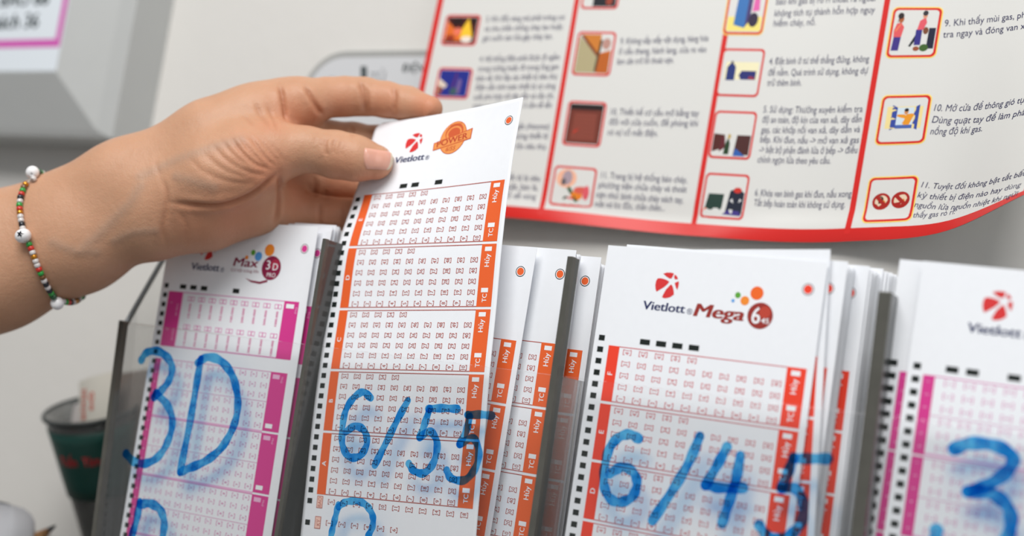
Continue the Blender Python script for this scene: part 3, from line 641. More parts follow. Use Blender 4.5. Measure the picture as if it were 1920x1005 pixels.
    yp = YF-0.0031; cnt = [0]
    def stroke(P, pts, wpx):
        q = np.array([on_y(a, b, yp) for a, b in pts]); t = np.arange(len(q)); n = max(8, (len(q)-1)*7)
        c = crinterp(t, q, np.linspace(0, len(q)-1, n)) if len(q) > 2 else q[0]+(q[1]-q[0])*np.linspace(0, 1, n)[:, None]
        d = np.gradient(c, axis=0); d /= np.linalg.norm(d, axis=1)[:, None]; nrm = np.stack([-d[:, 2], 0*d[:, 0], d[:, 0]], 1)
        w = wpx/2/4850.0*(1+0.10*np.sin(np.arange(n)*0.9+len(pts)))
        cnt[0] += 1; y = -0.00004*cnt[0]
        L = c+nrm*w[:, None]; R = c-nrm*w[:, None]
        k = len(P[0]); V = []
        cap = []
        for e, s in ((0, -1), (n-1, 1)):
            for j in range(1, 6):
                a = math.pi*j/6; cap.append(c[e]+s*d[e]*w[e]*math.sin(a)+nrm[e]*w[e]*math.cos(a))
        V = np.concatenate([L, R, np.array(cap)]); V[:, 1] += y
        P[0].extend(V.tolist())
        P[1].extend([(k+i, k+i+1, k+n+i+1, k+n+i) for i in range(n-1)])
        P[1].append(tuple([k]+[k+2*n+j for j in range(5)]+[k+n])); P[1].append(tuple([k+n-1]+[k+2*n+5+j for j in range(5)]+[k+2*n-1]))
    def word(label, strokes, w):
        P = ([], []); cnt[0] = 0
        for s in strokes: stroke(P, s, w)
        o = meshobj('marker_lettering', P[0], P[1], ink, parent=root); o['label'] = label
    z7 = lambda *q: [(220+a/2.7545, 640+b/2.7545) for a, b in q]
    z8 = lambda *q: [(580+a/1.99, 500+b/1.99) for a, b in q]
    z9 = lambda *q: [(580+a/9.57, 900+b/9.57) for a, b in q]
    z6 = lambda *q: [(1060+a/2.753, 640+b/2.753) for a, b in q]
    z4 = lambda *q: [(1560+a/1.914, 480+b/1.914) for a, b in q]
    word('blue handwritten 3D', [z7((125, 95), (150, 60), (205, 50), (260, 85), (283, 140), (268, 200), (232, 250), (190, 288)), z7((200, 268), (262, 335), (285, 420), (262, 515), (215, 592), (150, 630), (88, 622), (45, 580)),
        z7((432, 92), (405, 250), (370, 450), (325, 672)), z7((415, 110), (470, 82), (535, 102), (592, 170), (620, 270), (620, 370), (588, 470), (530, 560), (450, 622), (372, 655), (325, 676))], 18.5)
    word('blue handwritten letter cut by the frame, under 3D', [z7((115, 830), (100, 920), (75, 1005), (60, 1060)), z7((118, 842), (170, 838), (220, 868), (242, 930), (236, 1005), (222, 1070))], 19)
    word('blue handwritten 6/55', [z8((230, 490), (200, 468), (165, 490), (135, 540), (123, 610), (125, 670), (150, 710), (190, 705), (215, 660), (205, 612), (170, 595), (135, 618)), z8((368, 500), (330, 570), (290, 650), (245, 740)),
        z8((445, 530), (500, 528), (552, 531)), z8((450, 530), (430, 590), (413, 636)), z8((413, 636), (452, 615), (478, 660), (465, 730), (430, 770), (392, 762), (372, 735)),
        z8((592, 553), (640, 552), (682, 556)), z8((600, 560), (588, 610), (563, 662)), z8((563, 662), (612, 640), (634, 690), (622, 750), (582, 796), (532, 790), (514, 760))], 15)
    word('blue handwritten letter cut by the frame, under 6/55', [z9((520, 440), (480, 620), (430, 820), (390, 1005), (370, 1150)), z9((530, 480), (640, 402), (800, 375), (960, 410), (1080, 520), (1145, 680), (1130, 850), (1060, 1005), (1000, 1150))], 14)
    word('blue handwritten 6/45', [z6((378, 502), (330, 480), (270, 500), (225, 560), (203, 650), (200, 740), (230, 810), (285, 830), (347, 800), (370, 730), (345, 670), (290, 650), (228, 684)), z6((695, 490), (640, 620), (560, 760), (450, 925)),
        z6((835, 545), (790, 630), (725, 742)), z6((725, 742), (800, 756), (918, 756)), z6((905, 590), (880, 720), (840, 850), (810, 940)),
        z6((1180, 605), (1260, 606), (1355, 606)), z6((1180, 600), (1150, 680), (1118, 757)), z6((1118, 757), (1190, 762), (1228, 830), (1225, 920), (1180, 985), (1110, 1020), (1040, 1000), (1003, 950))], 17.5)
    word('blue handwritten 3 at the right', [z4((440, 692), (500, 672), (590, 682), (648, 722), (630, 772), (560, 822), (488, 846)), z4((488, 846), (570, 852), (630, 900), (642, 970), (610, 1060)), z4((375, 985), (372, 1020))], 20)
    prop(root, 'clear acrylic slip holder with four pockets and blue handwriting on its front', 'slip holder')
    return root
HOLD = holder()

# ------------------------------------------------------------------ lottery slips in the pockets
ME = {'mega': slip_mesh('mega_slip', art_mega()), 'power': slip_mesh('power_slip', art_power()), 'max': slip_mesh('max_slip', art_max()), 'plain': slip_mesh('plain_slip', art_max_plain())}
def two_anchor(y, a_uv, a_px, b_uv, b_px):
    """position and lean of a slip in the plane Y=y from two of its printed points"""
    A = on_y(*a_px, y); B = on_y(*b_px, y)
    w = math.atan2(B[2]-A[2], B[0]-A[0]); l = math.atan2(-(b_uv[1]-a_uv[1]), b_uv[0]-a_uv[0])
    rot = w-l; c, s = math.cos(rot), math.sin(rot)
    mid = (A+B)/2; mu, mv = (a_uv[0]+b_uv[0])/2000, -(a_uv[1]+b_uv[1])/2000
    return (mid[0]-(c*mu-s*mv), y, mid[2]-(s*mu+c*mv)), rot
def slip(kind, loc, rot, label, group=None):
    o = bpy.data.objects.new('lottery_slip', ME[kind]); COL.objects.link(o)
    o.location = loc; o.rotation_euler = (0, -rot, 0)
    return prop(o, label, 'betting slip', group)
def row(v): return v
rng = random.Random(4)
DOT, PTR = (77.2, 9.7), (80.4, 36.5)
def rear(kind, loc, rot, y0, y1, n, label, group, jx=0.0006, dx=0.0, jr=0.002, dz=0.0):
    for k in range(n):
        t = (k+0.5)/n; y = y0+(y1-y0)*t
        slip(kind, (loc[0]+dx*t+rng.uniform(-jx, jx), y, loc[2]+dz*t+rng.uniform(-jx, jx)), rot+rng.uniform(-jr, jr), label, group)
# pink pocket
l1, r1 = two_anchor(-0.0040, (2.9, 29.8), (312, 537), (2.9, 29.8+20*4.233), (253.4, 890.5))
slip('max', l1, r1, 'front pink lottery slip under the handwritten 3D, logo half hidden by the wrist')
def by_dot(kind, y, d, rot, lab, grp=None, uv=DOT):
    A = on_y(*d, y); c, s = math.cos(rot), math.sin(rot); lo = (A[0]-(c*uv[0]+s*uv[1])/1000, y, A[2]-(s*uv[0]-c*uv[1])/1000)
    slip(kind, lo, rot, lab, grp); return lo
l2 = by_dot('max', -0.0010, (595, 475), r1-0.004, 'second pink lottery slip, its right edge showing just behind the front pink one')
rear('max', (l2[0]-0.0005, 0, l2[2]+0.0035), r1-0.012, 0.000, 0.011, 9, 'pink lottery slip in the pack behind the two front pink ones', 'pink slips packed in the left pocket', dx=-0.004)
# orange pocket, behind the slip in the hand
for i, (y, d, p, lab) in enumerate((
        (0.0050, (976, 509), (968.5, 632.8), 'orange lottery slip directly behind the one being pulled, its red dot left of two others'),
        (0.0090, (1050, 514), (1045, 639.5), 'orange lottery slip second behind the pulled one, full dot clear of the acrylic'),
        (0.0170, (1097, 527), (1092.7, 650.7), 'rearmost orange lottery slip, its dot half covered, beside the red stack'))):
    lo, ro = two_anchor(y, DOT, d, PTR, p); ro = min(max(ro, -0.02), 0.10)
    lo = two_anchor(y, DOT, d, PTR, p)[0]
    A = on_y(*d, y); c, s = math.cos(ro), math.sin(ro); lo = (A[0]-(c*DOT[0]/1000+s*DOT[1]/1000), y, A[2]-(s*DOT[0]/1000-c*DOT[1]/1000))
    slip('power', lo, ro, lab)
    if i == 1: rear('power', (lo[0]-0.0006, 0, lo[2]-0.0012), ro, 0.0098, 0.0140, 5, 'orange lottery slip packed behind the second one in the middle pocket', 'orange slips packed in the middle pocket')
    if i == 2: rear('power', (lo[0]-0.001, 0, lo[2]-0.002), ro, 0.0178, 0.0250, 6, 'orange lottery slip at the back of the middle pocket behind the rearmost dotted one', 'orange slips at the back of the middle pocket', jx=0.0004)
# red pocket
M1, M16 = (2.9, 38.33), (2.9, 38.33+15*4.233)
lr, rr = two_anchor(-0.0035, M1, (1125.1, 654.5), M16, (1076.2, 982.9))
slip('mega', lr, rr, 'front red lottery slip under the handwritten 6/45 with star ball logo')
la, ra = two_anchor(-0.0020, (82.8, 0), (1557, 470), (80.4, 36.5), (1533, 666))
slip('mega', la, ra, 'second red lottery slip, tilted, its blank top rising above the front red one')
lb = by_dot('mega', 0.0002, (1553, 541), rr, 'third red lottery slip, half its dot showing right of the front red one')
rear('mega', (lb[0]-0.0002, 0, lb[2]-0.0012), rr, 0.0026, 0.0085, 9, 'red lottery slip packed between the front ones and the fanned rear ones', 'red slips packed in the right pocket', jx=0.0004, dx=0.0005)
lc = by_dot('mega', 0.0090, (1594, 549), rr+0.004, 'red lottery slip midway through the fanned red pack, its dot hidden')
rear('mega', (lc[0]+0.0005, 0, lc[2]-0.0008), rr+0.003, 0.0096, 0.0190, 15, 'red lottery slip in the fanned pack behind the midway one', 'red slips fanned in the right pocket', jx=0.0004, dx=0.0005)
ld = by_dot('mega', 0.0195, (1620, 553), rr, 'red lottery slip near the back, a sliver of its dot showing')
rear('mega', (ld[0]+0.0012, 0, ld[2]-0.001), rr, 0.0202, 0.0288, 13, 'rearmost red lottery slip of the pack, pressed against the clear back panel', 'red slips at the back of the right pocket', jx=0.0004, dx=0.0014)
# far right pocket
lq, rq = two_anchor(-0.0045, (2.9, 34.1), (1719.3, 687.9), (2.9, 34.1+12*4.233), (1677.6, 980))
slip('plain', lq, rq, 'front pink lottery slip at far right under a handwritten 3')
lq2, rq2 = two_anchor(-0.0020, (2.9, 34.1), (1675.5, 681.7), (2.9, 34.1+13*4.233), (1629.5, 994.6))
slip('plain', lq2, rq2, 'pink lottery slip at far right sticking out left behind the front one')
rear('plain', (lq2[0]+0.012, 0, lq2[2]-0.002), rq, 0.0, 0.012, 8, 'pink lottery slip packed at far right behind the two front ones', 'pink slips packed in the far right pocket')

# ------------------------------------------------------------------ the slip being pulled out (bent paper)
HV = [0, 36.5, 61.9, 87.3, 112.7, 138.1, 162.6, 187.0]
HA = np.array([[-89.8, 19.2, 60.9], [-81.3, 7.7, 26.9], [-79.5, 0.5, 2.8], [-77.8, -1.1, -23.3], [-76.0, -2.9, -48.5], [-74.2, -3.6, -73.4], [-72.3, -3.8, -97.9], [-70.3, -4.0, -122.5]])/1000
HB = np.array([[-9.1, 4.5, 69.0], [-7.8, -2.0, 34.1], [-5.8, -4.2, 8.4], [-3.9, -4.6, -17.1], [-2.3, -5.0, -42.1], [-0.3, -5.0, -67.4], [1.4, -5.0, -92.3], [3.3, -5.0, -116.5]])/1000
def hmap(u, v):
    u = np.asarray(u, float); v = np.asarray(v, float)
    A = crinterp(HV, HA, v); B = crinterp(HV, HB, v); k = ((u-6.2)/74.2)[..., None]
    # at the very top the end points are the true corners of the sheet, lower down the corners of the printed panels
    top = np.clip(1-v/36.5, 0, 1)[..., None]; k2 = (u/SW)[..., None]; k = k*(1-top)+k2*top
    X = A+(B-A)*k
    X[..., 1] += 0.0022*np.sin(np.clip(k[..., 0], 0, 1)*math.pi)*np.clip(1-v/70, 0, 1)
    return X
def hmap_n(u, v, h):
    e = 0.4; du = hmap(u+e, v)-hmap(u-e, v); dv = hmap(u, v+e)-hmap(u, v-e); n = np.cross(dv, du); n /= np.linalg.norm(n, axis=-1)[..., None]
    n *= np.sign((n@(-_fw)))[..., None]
    return hmap(u, v)+n*(np.asarray(h)/1000)[..., None]
def held_slip():
    P = art_power(); V, H, F, I = cut(*P.arrays(), 2.4); X = hmap_n(V[:, 0], V[:, 1], H*1.4+0.03)
    nu, nv = 56, 124; us = np.linspace(0, SW, nu); vsv = np.linspace(0, SH, nv)
    gu, gv = np.meshgrid(us, vsv)
    # rounded top left corner
    r = 4.0; gu = gu.copy(); m = (gv < r); lim = r-np.sqrt(np.maximum(0, r*r-(r-gv)**2)); gu = np.where(m, lim+(gu/SW)*(SW-lim), gu)
    n0 = len(X); Ff = []; Xp = []
    for sgn, h in ((0, 0.0), (1, -ST)):
        Xp.append(hmap_n(gu.ravel(), gv.ravel(), np.full(gu.size, h)))
        b = n0+sgn*gu.size
        Ff += [(b+j*nu+i, b+(j+1)*nu+i, b+(j+1)*nu+i+1, b+j*nu+i+1) for j in range(nv-1) for i in range(nu-1)]
    e = [(0, i) for i in range(nu)]+[(j, nu-1) for j in range(1, nv)]+[(nv-1, i) for i in range(nu-2, -1, -1)]+[(j, 0) for j in range(nv-2, 0, -1)]
    for (a, b_), (c, d) in zip(e, e[1:]+e[:1]): Ff.append((n0+a*nu+b_, n0+c*nu+d, n0+gu.size+c*nu+d, n0+gu.size+a*nu+b_))
    mats = P.mats+[PAPER]
    o = meshobj('lottery_slip', np.concatenate([X]+Xp), F+Ff, mats, I+[len(mats)-1]*len(Ff), loc=tuple(hmap(np.array([41.0]), np.array([SH]))[0]))
    sm = np.zeros(len(F)+len(Ff), bool); sm[len(F):len(F)+2*(nu-1)*(nv-1)] = True; o.data.polygons.foreach_set('use_smooth', sm)
    prop(o, 'orange lottery slip pinched by the hand and pulled up out of the middle pocket', 'betting slip')
held_slip()

# ------------------------------------------------------------------ the arm and hand
def prim_chain(pts):
    """pts: (px, py, distance m, radius in px) -> list of tapered capsules in world metres"""
    W = [at(a, b, d) for a, b, d, r in pts]; R = [r*d/FPX for a, b, d, r in pts]
    return [(W[i], R[i], W[i+1], R[i+1]) for i in range(len(W)-1)]
BODY = []
for ch in (
    [(-330, 600, .602, 100), (0, 459, .592, 88), (235, 344, .585, 72)],
    [(-330, 668, .600, 100), (0, 518, .590, 90), (150, 454, .586, 84), (262, 400, .583, 74)],
    [(235, 344, .585, 72), (400, 264, .583, 68), (480, 228, .586, 60), (543, 200, .588, 50)],
    [(310, 376, .577, 72), (410, 332, .570, 66), (470, 303, .569, 56), (515, 285, .570, 44)],
    [(290, 420, .580, 62), (390, 402, .580, 56), (480, 376, .585, 52)],
    [(300, 370, .588, 70), (545, 250, .597, 48)],
    [(300, 385, .590, 66), (535, 320, .600, 46)],
    [(480, 376, .585, 52), (525, 390, .592, 42)]):
    BODY += prim_chain(ch)
THUMB = prim_chain([(470, 303, .569, 50), (515, 285, .570, 43), (575, 280, .5705, 41), (630, 290, .571, 43), (668, 297, .5705, 41), (704, 304, .5712, 33)])
INDEX = prim_chain([(535, 200, .588, 48), (572, 192, .587, 43), (612, 183, .591, 36), (648, 181, .593, 35.5), (683, 181, .594, 34), (725, 187, .592, 32), (765, 195, .589, 31), (806, 204, .5815, 24)])
MIDDLE = prim_chain([(545, 250, .597, 46), (620, 263, .603, 35), (662, 264, .605, 33), (710, 267, .606, 30), (770, 262, .600, 24)])
RINGF = prim_chain([(535, 320, .600, 44), (600, 338, .605, 34), (640, 344, .604, 32), (672, 346, .603, 30), (715, 338, .603, 24)])
PINKY = prim_chain([(520, 390, .592, 42), (590, 399, .594, 32), (625, 402, .594, 30), (655, 402, .594, 28), (690, 396, .591, 22)])
def smin(a, b, k):
    h = np.maximum(k-np.abs(a-b), 0)/k; return np.minimum(a, b)-h*h*k*0.25
def capsules(X, prims, k):
    out = None
    for a, ra, b, rb in prims:
        a = a.astype(np.float32); ba = (b-a).astype(np.float32); pa = X-a
        t = np.clip((pa@ba)/np.float32(ba@ba), 0, 1)
        d = np.sqrt(((pa-t[..., None]*ba)**2).sum(-1))-(ra+t*(rb-ra))
        out = d if out is None else smin(out, d, k)
    return out
def sdf(X):
    X = np.asarray(X, np.float32); B = capsules(X, BODY, 0.010)
    D = smin(B, capsules(X, THUMB, 0.003), 0.008)
    for f, k in ((INDEX, 0.006), (MIDDLE, 0.005), (RINGF, 0.005), (PINKY, 0.005)):
        F = capsules(X, f, 0.003)
        D = smin(D, smin(B, F, k), 0.0012)
    return D
def grad(X, e=0.0004):
    g = np.stack([sdf(X+np.array(v)*e)-sdf(X-np.array(v)*e) for v in ((1, 0, 0), (0, 1, 0), (0, 0, 1))], -1)
    return g/np.maximum(np.linalg.norm(g, axis=-1)[..., None], 1e-9)
def trace(px, off=0.0, d0=0.50):
    """where the pixel's ray meets the skin (raised by off)"""
    px = np.asarray(px, float); R = _fw+RT*((px[:, :1]-960)/FPX)-UP*((px[:, 1:]-502.5)/FPX)
    t = np.full(len(px), d0); ln = np.linalg.norm(R, axis=1)
    for _ in range(90): t = t+np.clip(sdf(CAMP+R*t[:, None])-off, -0.01, 0.01)*0.8/ln
    return CAMP+R*t[:, None]
def densify(pts, step=2.2):
    pts = np.array(pts, float); t = np.arange(len(pts)); L = np.linalg.norm(np.diff(pts, axis=0), axis=1).sum(); n = max(4, int(L/step))
    return crinterp(t, pts, np.linspace(0, len(pts)-1, n)) if len(pts) > 2 else pts[0]+(pts[1]-pts[0])*np.linspace(0, 1, n)[:, None]
CREASES = [  # (pixel path along the skin, depth mm, width mm)
    ([(524, 158), (529, 180), (533, 205), (536, 228)], .9, 1.0), ([(572, 160), (582, 180), (596, 204), (606, 216)], .9, 1.1),
    ([(674, 150), (680, 170), (684, 195), (684, 212)], .8, 1.1), ([(686, 160), (690, 185), (690, 208)], .4, 0.9), ([(738, 164), (741, 185), (738, 213)], .6, 1.0),
    ([(604, 258), (601, 266), (602, 276)], .32, .8), ([(614, 258), (610, 268), (611, 284), (614, 292)], .42, .85), ([(630, 260), (626, 272), (624, 288)], .42, .85), ([(641, 264), (637, 274), (634, 286)], .32, .8), ([(648, 268), (645, 278), (640, 290)], .22, .8), ([(592, 256), (592, 270)], .2, .8),
    ([(430, 255), (454, 286), (480, 308), (508, 318)], .45, .9), ([(468, 254), (480, 272), (498, 296), (520, 314)], .32, .8), ([(445, 252), (470, 285), (500, 312)], .3, .8), ([(410, 258), (440, 292), (468, 312)], .22, .9), ([(485, 258), (505, 285), (524, 305)], .2, .8), ([(500, 262), (520, 285), (534, 304)], .16, .8),
    ([(395, 268), (425, 300), (465, 322), (505, 328)], .25, 1.0), ([(380, 285), (420, 318), (470, 335)], .2, 1.0), ([(350, 290), (380, 320), (430, 340), (480, 345)], .2, 1.1),
    ([(318, 380), (360, 384), (410, 385), (450, 374), (480, 358), (505, 338), (523, 322)], 1.0, 1.2),
    ([(523, 325), (524, 350), (522, 390), (516, 425)], .9, 1.3), ([(590, 332), (592, 350), (588, 372)], .6, 1.0),
    ([(302, 330), (312, 360), (312, 390), (306, 430), (312, 468)], .35, 1.1), ([(290, 300), (300, 330)], .2, 1.0), ([(335, 395), (350, 425), (348, 455)], .2, 1.2),
    ([(478, 190), (488, 215), (505, 240)], .35, .9), ([(500, 195), (512, 222), (520, 245)], .35, .8), ([(455, 215), (478, 240)], .25, .9), ([(612, 355), (612, 372)], .3, .9), ([(598, 380), (600, 425)], .4, .9), ([(640, 385), (642, 424)], .3, .9), ([(660, 236), (662, 260)], .3, .9)]
VEINS = [([(150, 470), (185, 440), (215, 410), (245, 378), (262, 350)], 2.4), ([(100, 455), (140, 470), (180, 472)], 2.2), ([(215, 450), (250, 436), (290, 432)], 2.0), ([(265, 330), (330, 300), (400, 275), (450, 262)], 2.6), ([(330, 330), (400, 350)], 2.2)]
FLUSH = [(545, 215, 10, .8), (590, 215, 8, .8), (500, 325, 12, .9), (440, 400, 16, .8), (370, 420, 14, .6), (700, 335, 9, 1.0), (640, 320, 9, .6), (800, 205, 10, 1.0), (720, 200, 10, .7), (640, 200, 9, .7), (620, 400, 14, .9), (560, 370, 14, .9), (640, 350, 12, .9), (510, 235, 8, .6), (470, 285, 12, .5)]

def person():
    h = 0.0011
    lo = np.array([-330-960, -(830-502.5), 0])*0.60/FPX; hi = np.array([850-960, -(115-502.5), 0])*0.60/FPX
    gx = np.arange(lo[0]-.01, hi[0]+.01, h); gy = np.arange(lo[1]-.005, hi[1]+.005, h); gz = np.arange(0.538, 0.640, h)
    nx, ny, nz = len(gx), len(gy), len(gz); F = np.empty((nx, ny, nz), np.float32)
    for i in range(0, nx, 24):
        A, B, C = np.meshgrid(gx[i:i+24], gy, gz, indexing='ij')
        F[i:i+24] = sdf(CAMP+A[..., None]*RT+B[..., None]*UP+C[..., None]*_fw)
    # naive surface nets
    S = F < 0; cs = np.zeros((nx-1, ny-1, nz-1), np.int8)
    for a in (0, 1):
        for b in (0, 1):
            for c in (0, 1): cs += S[a:nx-1+a, b:ny-1+b, c:nz-1+c]
    act = (cs > 0) & (cs < 8); idx = np.full(act.shape, -1, np.int64); ii = np.argwhere(act); idx[act] = np.arange(len(ii))
    acc = np.zeros((len(ii), 3)); cnt = np.zeros(len(ii)); cor = [(a, b, c) for a in (0, 1) for b in (0, 1) for c in (0, 1)]
    for p in cor:
        for ax in range(3):
            if p[ax]: continue
            q = list(p); q[ax] = 1; f0 = F[ii[:, 0]+p[0], ii[:, 1]+p[1], ii[:, 2]+p[2]]; f1 = F[ii[:, 0]+q[0], ii[:, 1]+q[1], ii[:, 2]+q[2]]
            m = (f0 < 0) != (f1 < 0); t = np.where(m, f0/np.where(m, f0-f1, 1), 0); pos = np.tile(np.array(p, float), (len(ii), 1)); pos[:, ax] += t
            acc += pos*m[:, None]; cnt += m
    G = ii+acc/cnt[:, None]
    V = CAMP+(gx[0]+G[:, :1]*h)*RT+(gy[0]+G[:, 1:2]*h)*UP+(gz[0]+G[:, 2:]*h)*_fw
    quads = []
    for ax in range(3):
        o = [k for k in range(3) if k != ax]; sl0 = [slice(1, -1)]*3; sl0[ax] = slice(0, -1); sl1 = list(sl0); sl1[ax] = slice(1, None)
        a0, a1 = S[tuple(sl0)], S[tuple(sl1)]; ch = np.argwhere(a0 != a1); off = np.array([1, 1, 1]); off[ax] = 0; e = ch+off
        e0 = np.zeros(3, int); e0[o[0]] = 1; e1 = np.zeros(3, int); e1[o[1]] = 1
        g = lambda E: idx[E[:, 0], E[:, 1], E[:, 2]]
        q = np.stack([g(e-e0-e1), g(e-e1), g(e), g(e-e0)], 1); fl = a0[tuple(ch.T)]
        if ax == 1: fl = ~fl
        q = np.where(fl[:, None], q, q[:, ::-1]); quads.append(q[(q >= 0).all(1)])
    Q = np.concatenate(quads)
    if np.linalg.det(np.stack([RT, UP, _fw])) < 0: Q = Q[:, ::-1]
    # split every quad in four for fine creases
    E = np.concatenate([np.sort(Q[:, [i, (i+1) % 4]], 1) for i in range(4)]); ue, inv = np.unique(E, axis=0, return_inverse=True); inv = inv.reshape(-1)
    nV = len(V); nE = len(ue); em = V[ue].mean(1); fm = V[Q].mean(1); V = np.concatenate([V, em, fm]); ed = inv.reshape(4, -1).T+nV; fc = np.arange(len(Q))+nV+nE
    Q = np.concatenate([np.stack([Q[:, i], ed[:, i], fc, ed[:, (i+3) % 4]], 1) for i in range(4)])
    for _ in range(3):
        N = grad(V); V = V-N*np.clip(sdf(V), -h, h)[:, None]
    N = grad(V)
    # creases, folds, fine relief
    disp = np.zeros(len(V)); crs = np.zeros(len(V)); vein = np.zeros(len(V)); flush = np.zeros(len(V))
    for pts, dep, w in CREASES:
        L = trace(densify(pts)); c = L.mean(0); rad = np.linalg.norm(L-c, axis=1).max()+0.006
        m = np.where(((V-c)**2).sum(1) < rad*rad)[0]
        if len(m) == 0: continue
        d = np.full(len(m), 9.0); s = np.zeros(len(m))
        for k, p in enumerate(L):
            dd = np.linalg.norm(V[m]-p, axis=1); nn = dd < d; d[nn] = dd[nn]; s[nn] = k/(len(L)-1)
        tp = np.clip(np.minimum(s, 1-s)*5, 0.15, 1); w /= 1000
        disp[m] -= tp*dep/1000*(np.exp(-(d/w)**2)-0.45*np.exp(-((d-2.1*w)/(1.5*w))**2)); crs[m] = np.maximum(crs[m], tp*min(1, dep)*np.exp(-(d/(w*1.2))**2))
    for pts, w in VEINS:
        L = trace(densify(pts, 7)); d = np.min(np.stack([((V-p)**2).sum(1) for p in L]), 0); g = np.exp(-d/(w/1000)**2); vein = np.maximum(vein, g); disp += g*0.00025
    for x, y, r, a in FLUSH:
        p = trace([(x, y)])[0]; flush = np.maximum(flush, a*np.exp(-((V-p)**2).sum(1)/(r/1000)**2))
    V = V+N*disp[:, None]
    sk = bpy.data.materials.new('skin'); sk.use_nodes = True; nt = sk.node_tree; b = nt.nodes['Principled BSDF']
    b.inputs['Roughness'].default_value = 0.48; b.inputs['Specular IOR Level'].default_value = 0.35
    b.inputs['Subsurface Weight'].default_value = 0.14; b.inputs['Subsurface Radius'].default_value = (1, .35, .18); b.inputs['Subsurface Scale'].default_value = 0.004
    tc = nt.nodes.new('ShaderNodeTexCoord'); n1 = nt.nodes.new('ShaderNodeTexNoise'); n1.inputs['Scale'].default_value = 90; n1.inputs['Detail'].default_value = 7; nt.links.new(tc.outputs['Object'], n1.inputs['Vector'])
    def mixc(fac, a, c, s=1.0):
        x = nt.nodes.new('ShaderNodeMix'); x.data_type = 'RGBA'
        if isinstance(a, tuple): x.inputs[6].default_value = a
        else: nt.links.new(a, x.inputs[6])
        x.inputs[7].default_value = c; mu = nt.nodes.new('ShaderNodeMath'); mu.operation = 'MULTIPLY'; mu.inputs[1].default_value = s; nt.links.new(fac, mu.inputs[0]); nt.links.new(mu.outputs[0], x.inputs[0]); return x.outputs[2]
    def attr(n):
        a = nt.nodes.new('ShaderNodeAttribute'); a.attribute_name = n; return a.outputs['Fac']
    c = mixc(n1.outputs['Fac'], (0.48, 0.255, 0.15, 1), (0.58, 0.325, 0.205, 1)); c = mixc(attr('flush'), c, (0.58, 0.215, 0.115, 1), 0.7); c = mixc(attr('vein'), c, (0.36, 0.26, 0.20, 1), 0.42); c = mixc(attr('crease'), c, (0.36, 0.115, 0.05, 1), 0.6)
    nt.links.new(c, b.inputs['Base Color'])
    vo = nt.nodes.new('ShaderNodeTexVoronoi'); vo.inputs['Scale'].default_value = 1500; nt.links.new(tc.outputs['Object'], vo.inputs['Vector']); n2 = nt.nodes.new('ShaderNodeTexNoise'); n2.inputs['Scale'].default_value = 420; n2.inputs['Detail'].default_value = 5; nt.links.new(tc.outputs['Object'], n2.inputs['Vector'])
    ad = nt.nodes.new('ShaderNodeMath'); ad.operation = 'MULTIPLY_ADD'; ad.inputs[1].default_value = 0.35; nt.links.new(vo.outputs['Distance'], ad.inputs[0]); nt.links.new(n2.outputs['Fac'], ad.inputs[2])
    bp = nt.nodes.new('ShaderNodeBump'); bp.inputs['Strength'].default_value = 0.35; bp.inputs['Distance'].default_value = 0.0006; nt.links.new(ad.outputs[0], bp.inputs['Height']); nt.links.new(bp.outputs[0], b.inputs['Normal'])
    base = at(-330, 634, .601)
    me = bpy.data.meshes.new('person'); me.vertices.add(len(V)); me.vertices.foreach_set('co', (V-base).astype(np.float32).ravel())
    me.loops.add(Q.size); me.loops.foreach_set('vertex_index', Q.astype(np.int32).ravel()); me.polygons.add(len(Q)); me.polygons.foreach_set('loop_start', np.arange(0, Q.size, 4, dtype=np.int32))
    me.materials.append(sk); me.update(calc_edges=True); me.validate(); me.polygons.foreach_set('use_smooth', np.ones(len(Q), bool))
    for n, a in (('crease', crs), ('vein', vein), ('flush', flush)):
        at_ = me.attributes.new(n, 'FLOAT', 'POINT'); at_.data.foreach_set('value', np.clip(a, 0, 1).astype(np.float32))
    o = bpy.data.objects.new('person', me); COL.objects.link(o); o.location = base
    prop(o, 'person reaching in with a bare arm from the left, pinching the orange slip', 'person')
    # thumbnail
    nu, nv = 22, 16; c00, c10, c11, c01 = np.array([(684, 277), (734, 284), (727, 319), (686, 317)], float)
    U, W = np.meshgrid(np.linspace(0, 1, nu), np.linspace(0, 1, nv))
    U_ = U; bul = 5.0*np.sin(W*math.pi)*U**1.5 - 3.0*np.sin(W*math.pi)*(1-U)
    q = ((1-U)*(1-W))[..., None]*c00+(U*(1-W))[..., None]*c10+(U*W)[..., None]*c11+((1-U)*W)[..., None]*c01
    q[..., 0] += bul
    q = q.reshape(-1, 2); T = trace(q); G = grad(T); ed = np.minimum.reduce([U, 1-W, W]).ravel()
    lift = 0.00005+0.00055*np.clip(ed*7, 0, 1)**0.6
    free = (U.ravel() > 0.86); top = T+G*lift[:, None]; bot = T-G*0.0012
    # keep the free edge from wrapping round the tip
    fq = [(j*nu+i, (j+1)*nu+i, (j+1)*nu+i+1, j*nu+i+1) for j in range(nv-1) for i in range(nu-1)]; n = nu*nv
    e = [(0, i) for i in range(nu)]+[(j, nu-1) for j in range(1, nv)]+[(nv-1, i) for i in range(nu-2, -1, -1)]+[(j, 0) for j in range(nv-2, 0, -1)]
    side = [(a*nu+b_, c_*nu+d_, n+c_*nu+d_, n+a*nu+b_) for (a, b_), (c_, d_) in zip(e, e[1:]+e[:1])]
    nm = mat('nail_plate', (0.70, 0.36, 0.27, 1), 0.28, 0.5, sss=0.15); ne = mat('nail_free_edge', (0.66, 0.54, 0.40, 1), 0.3, 0.5)
    idx2 = [1 if (f_[0] % nu) >= nu-3 else 0 for f_ in fq]+[0]*len(side)
    nl = meshobj('thumbnail', np.concatenate([top, bot])-base, fq+side, [nm, ne], idx2, smooth=True); nl.parent = o
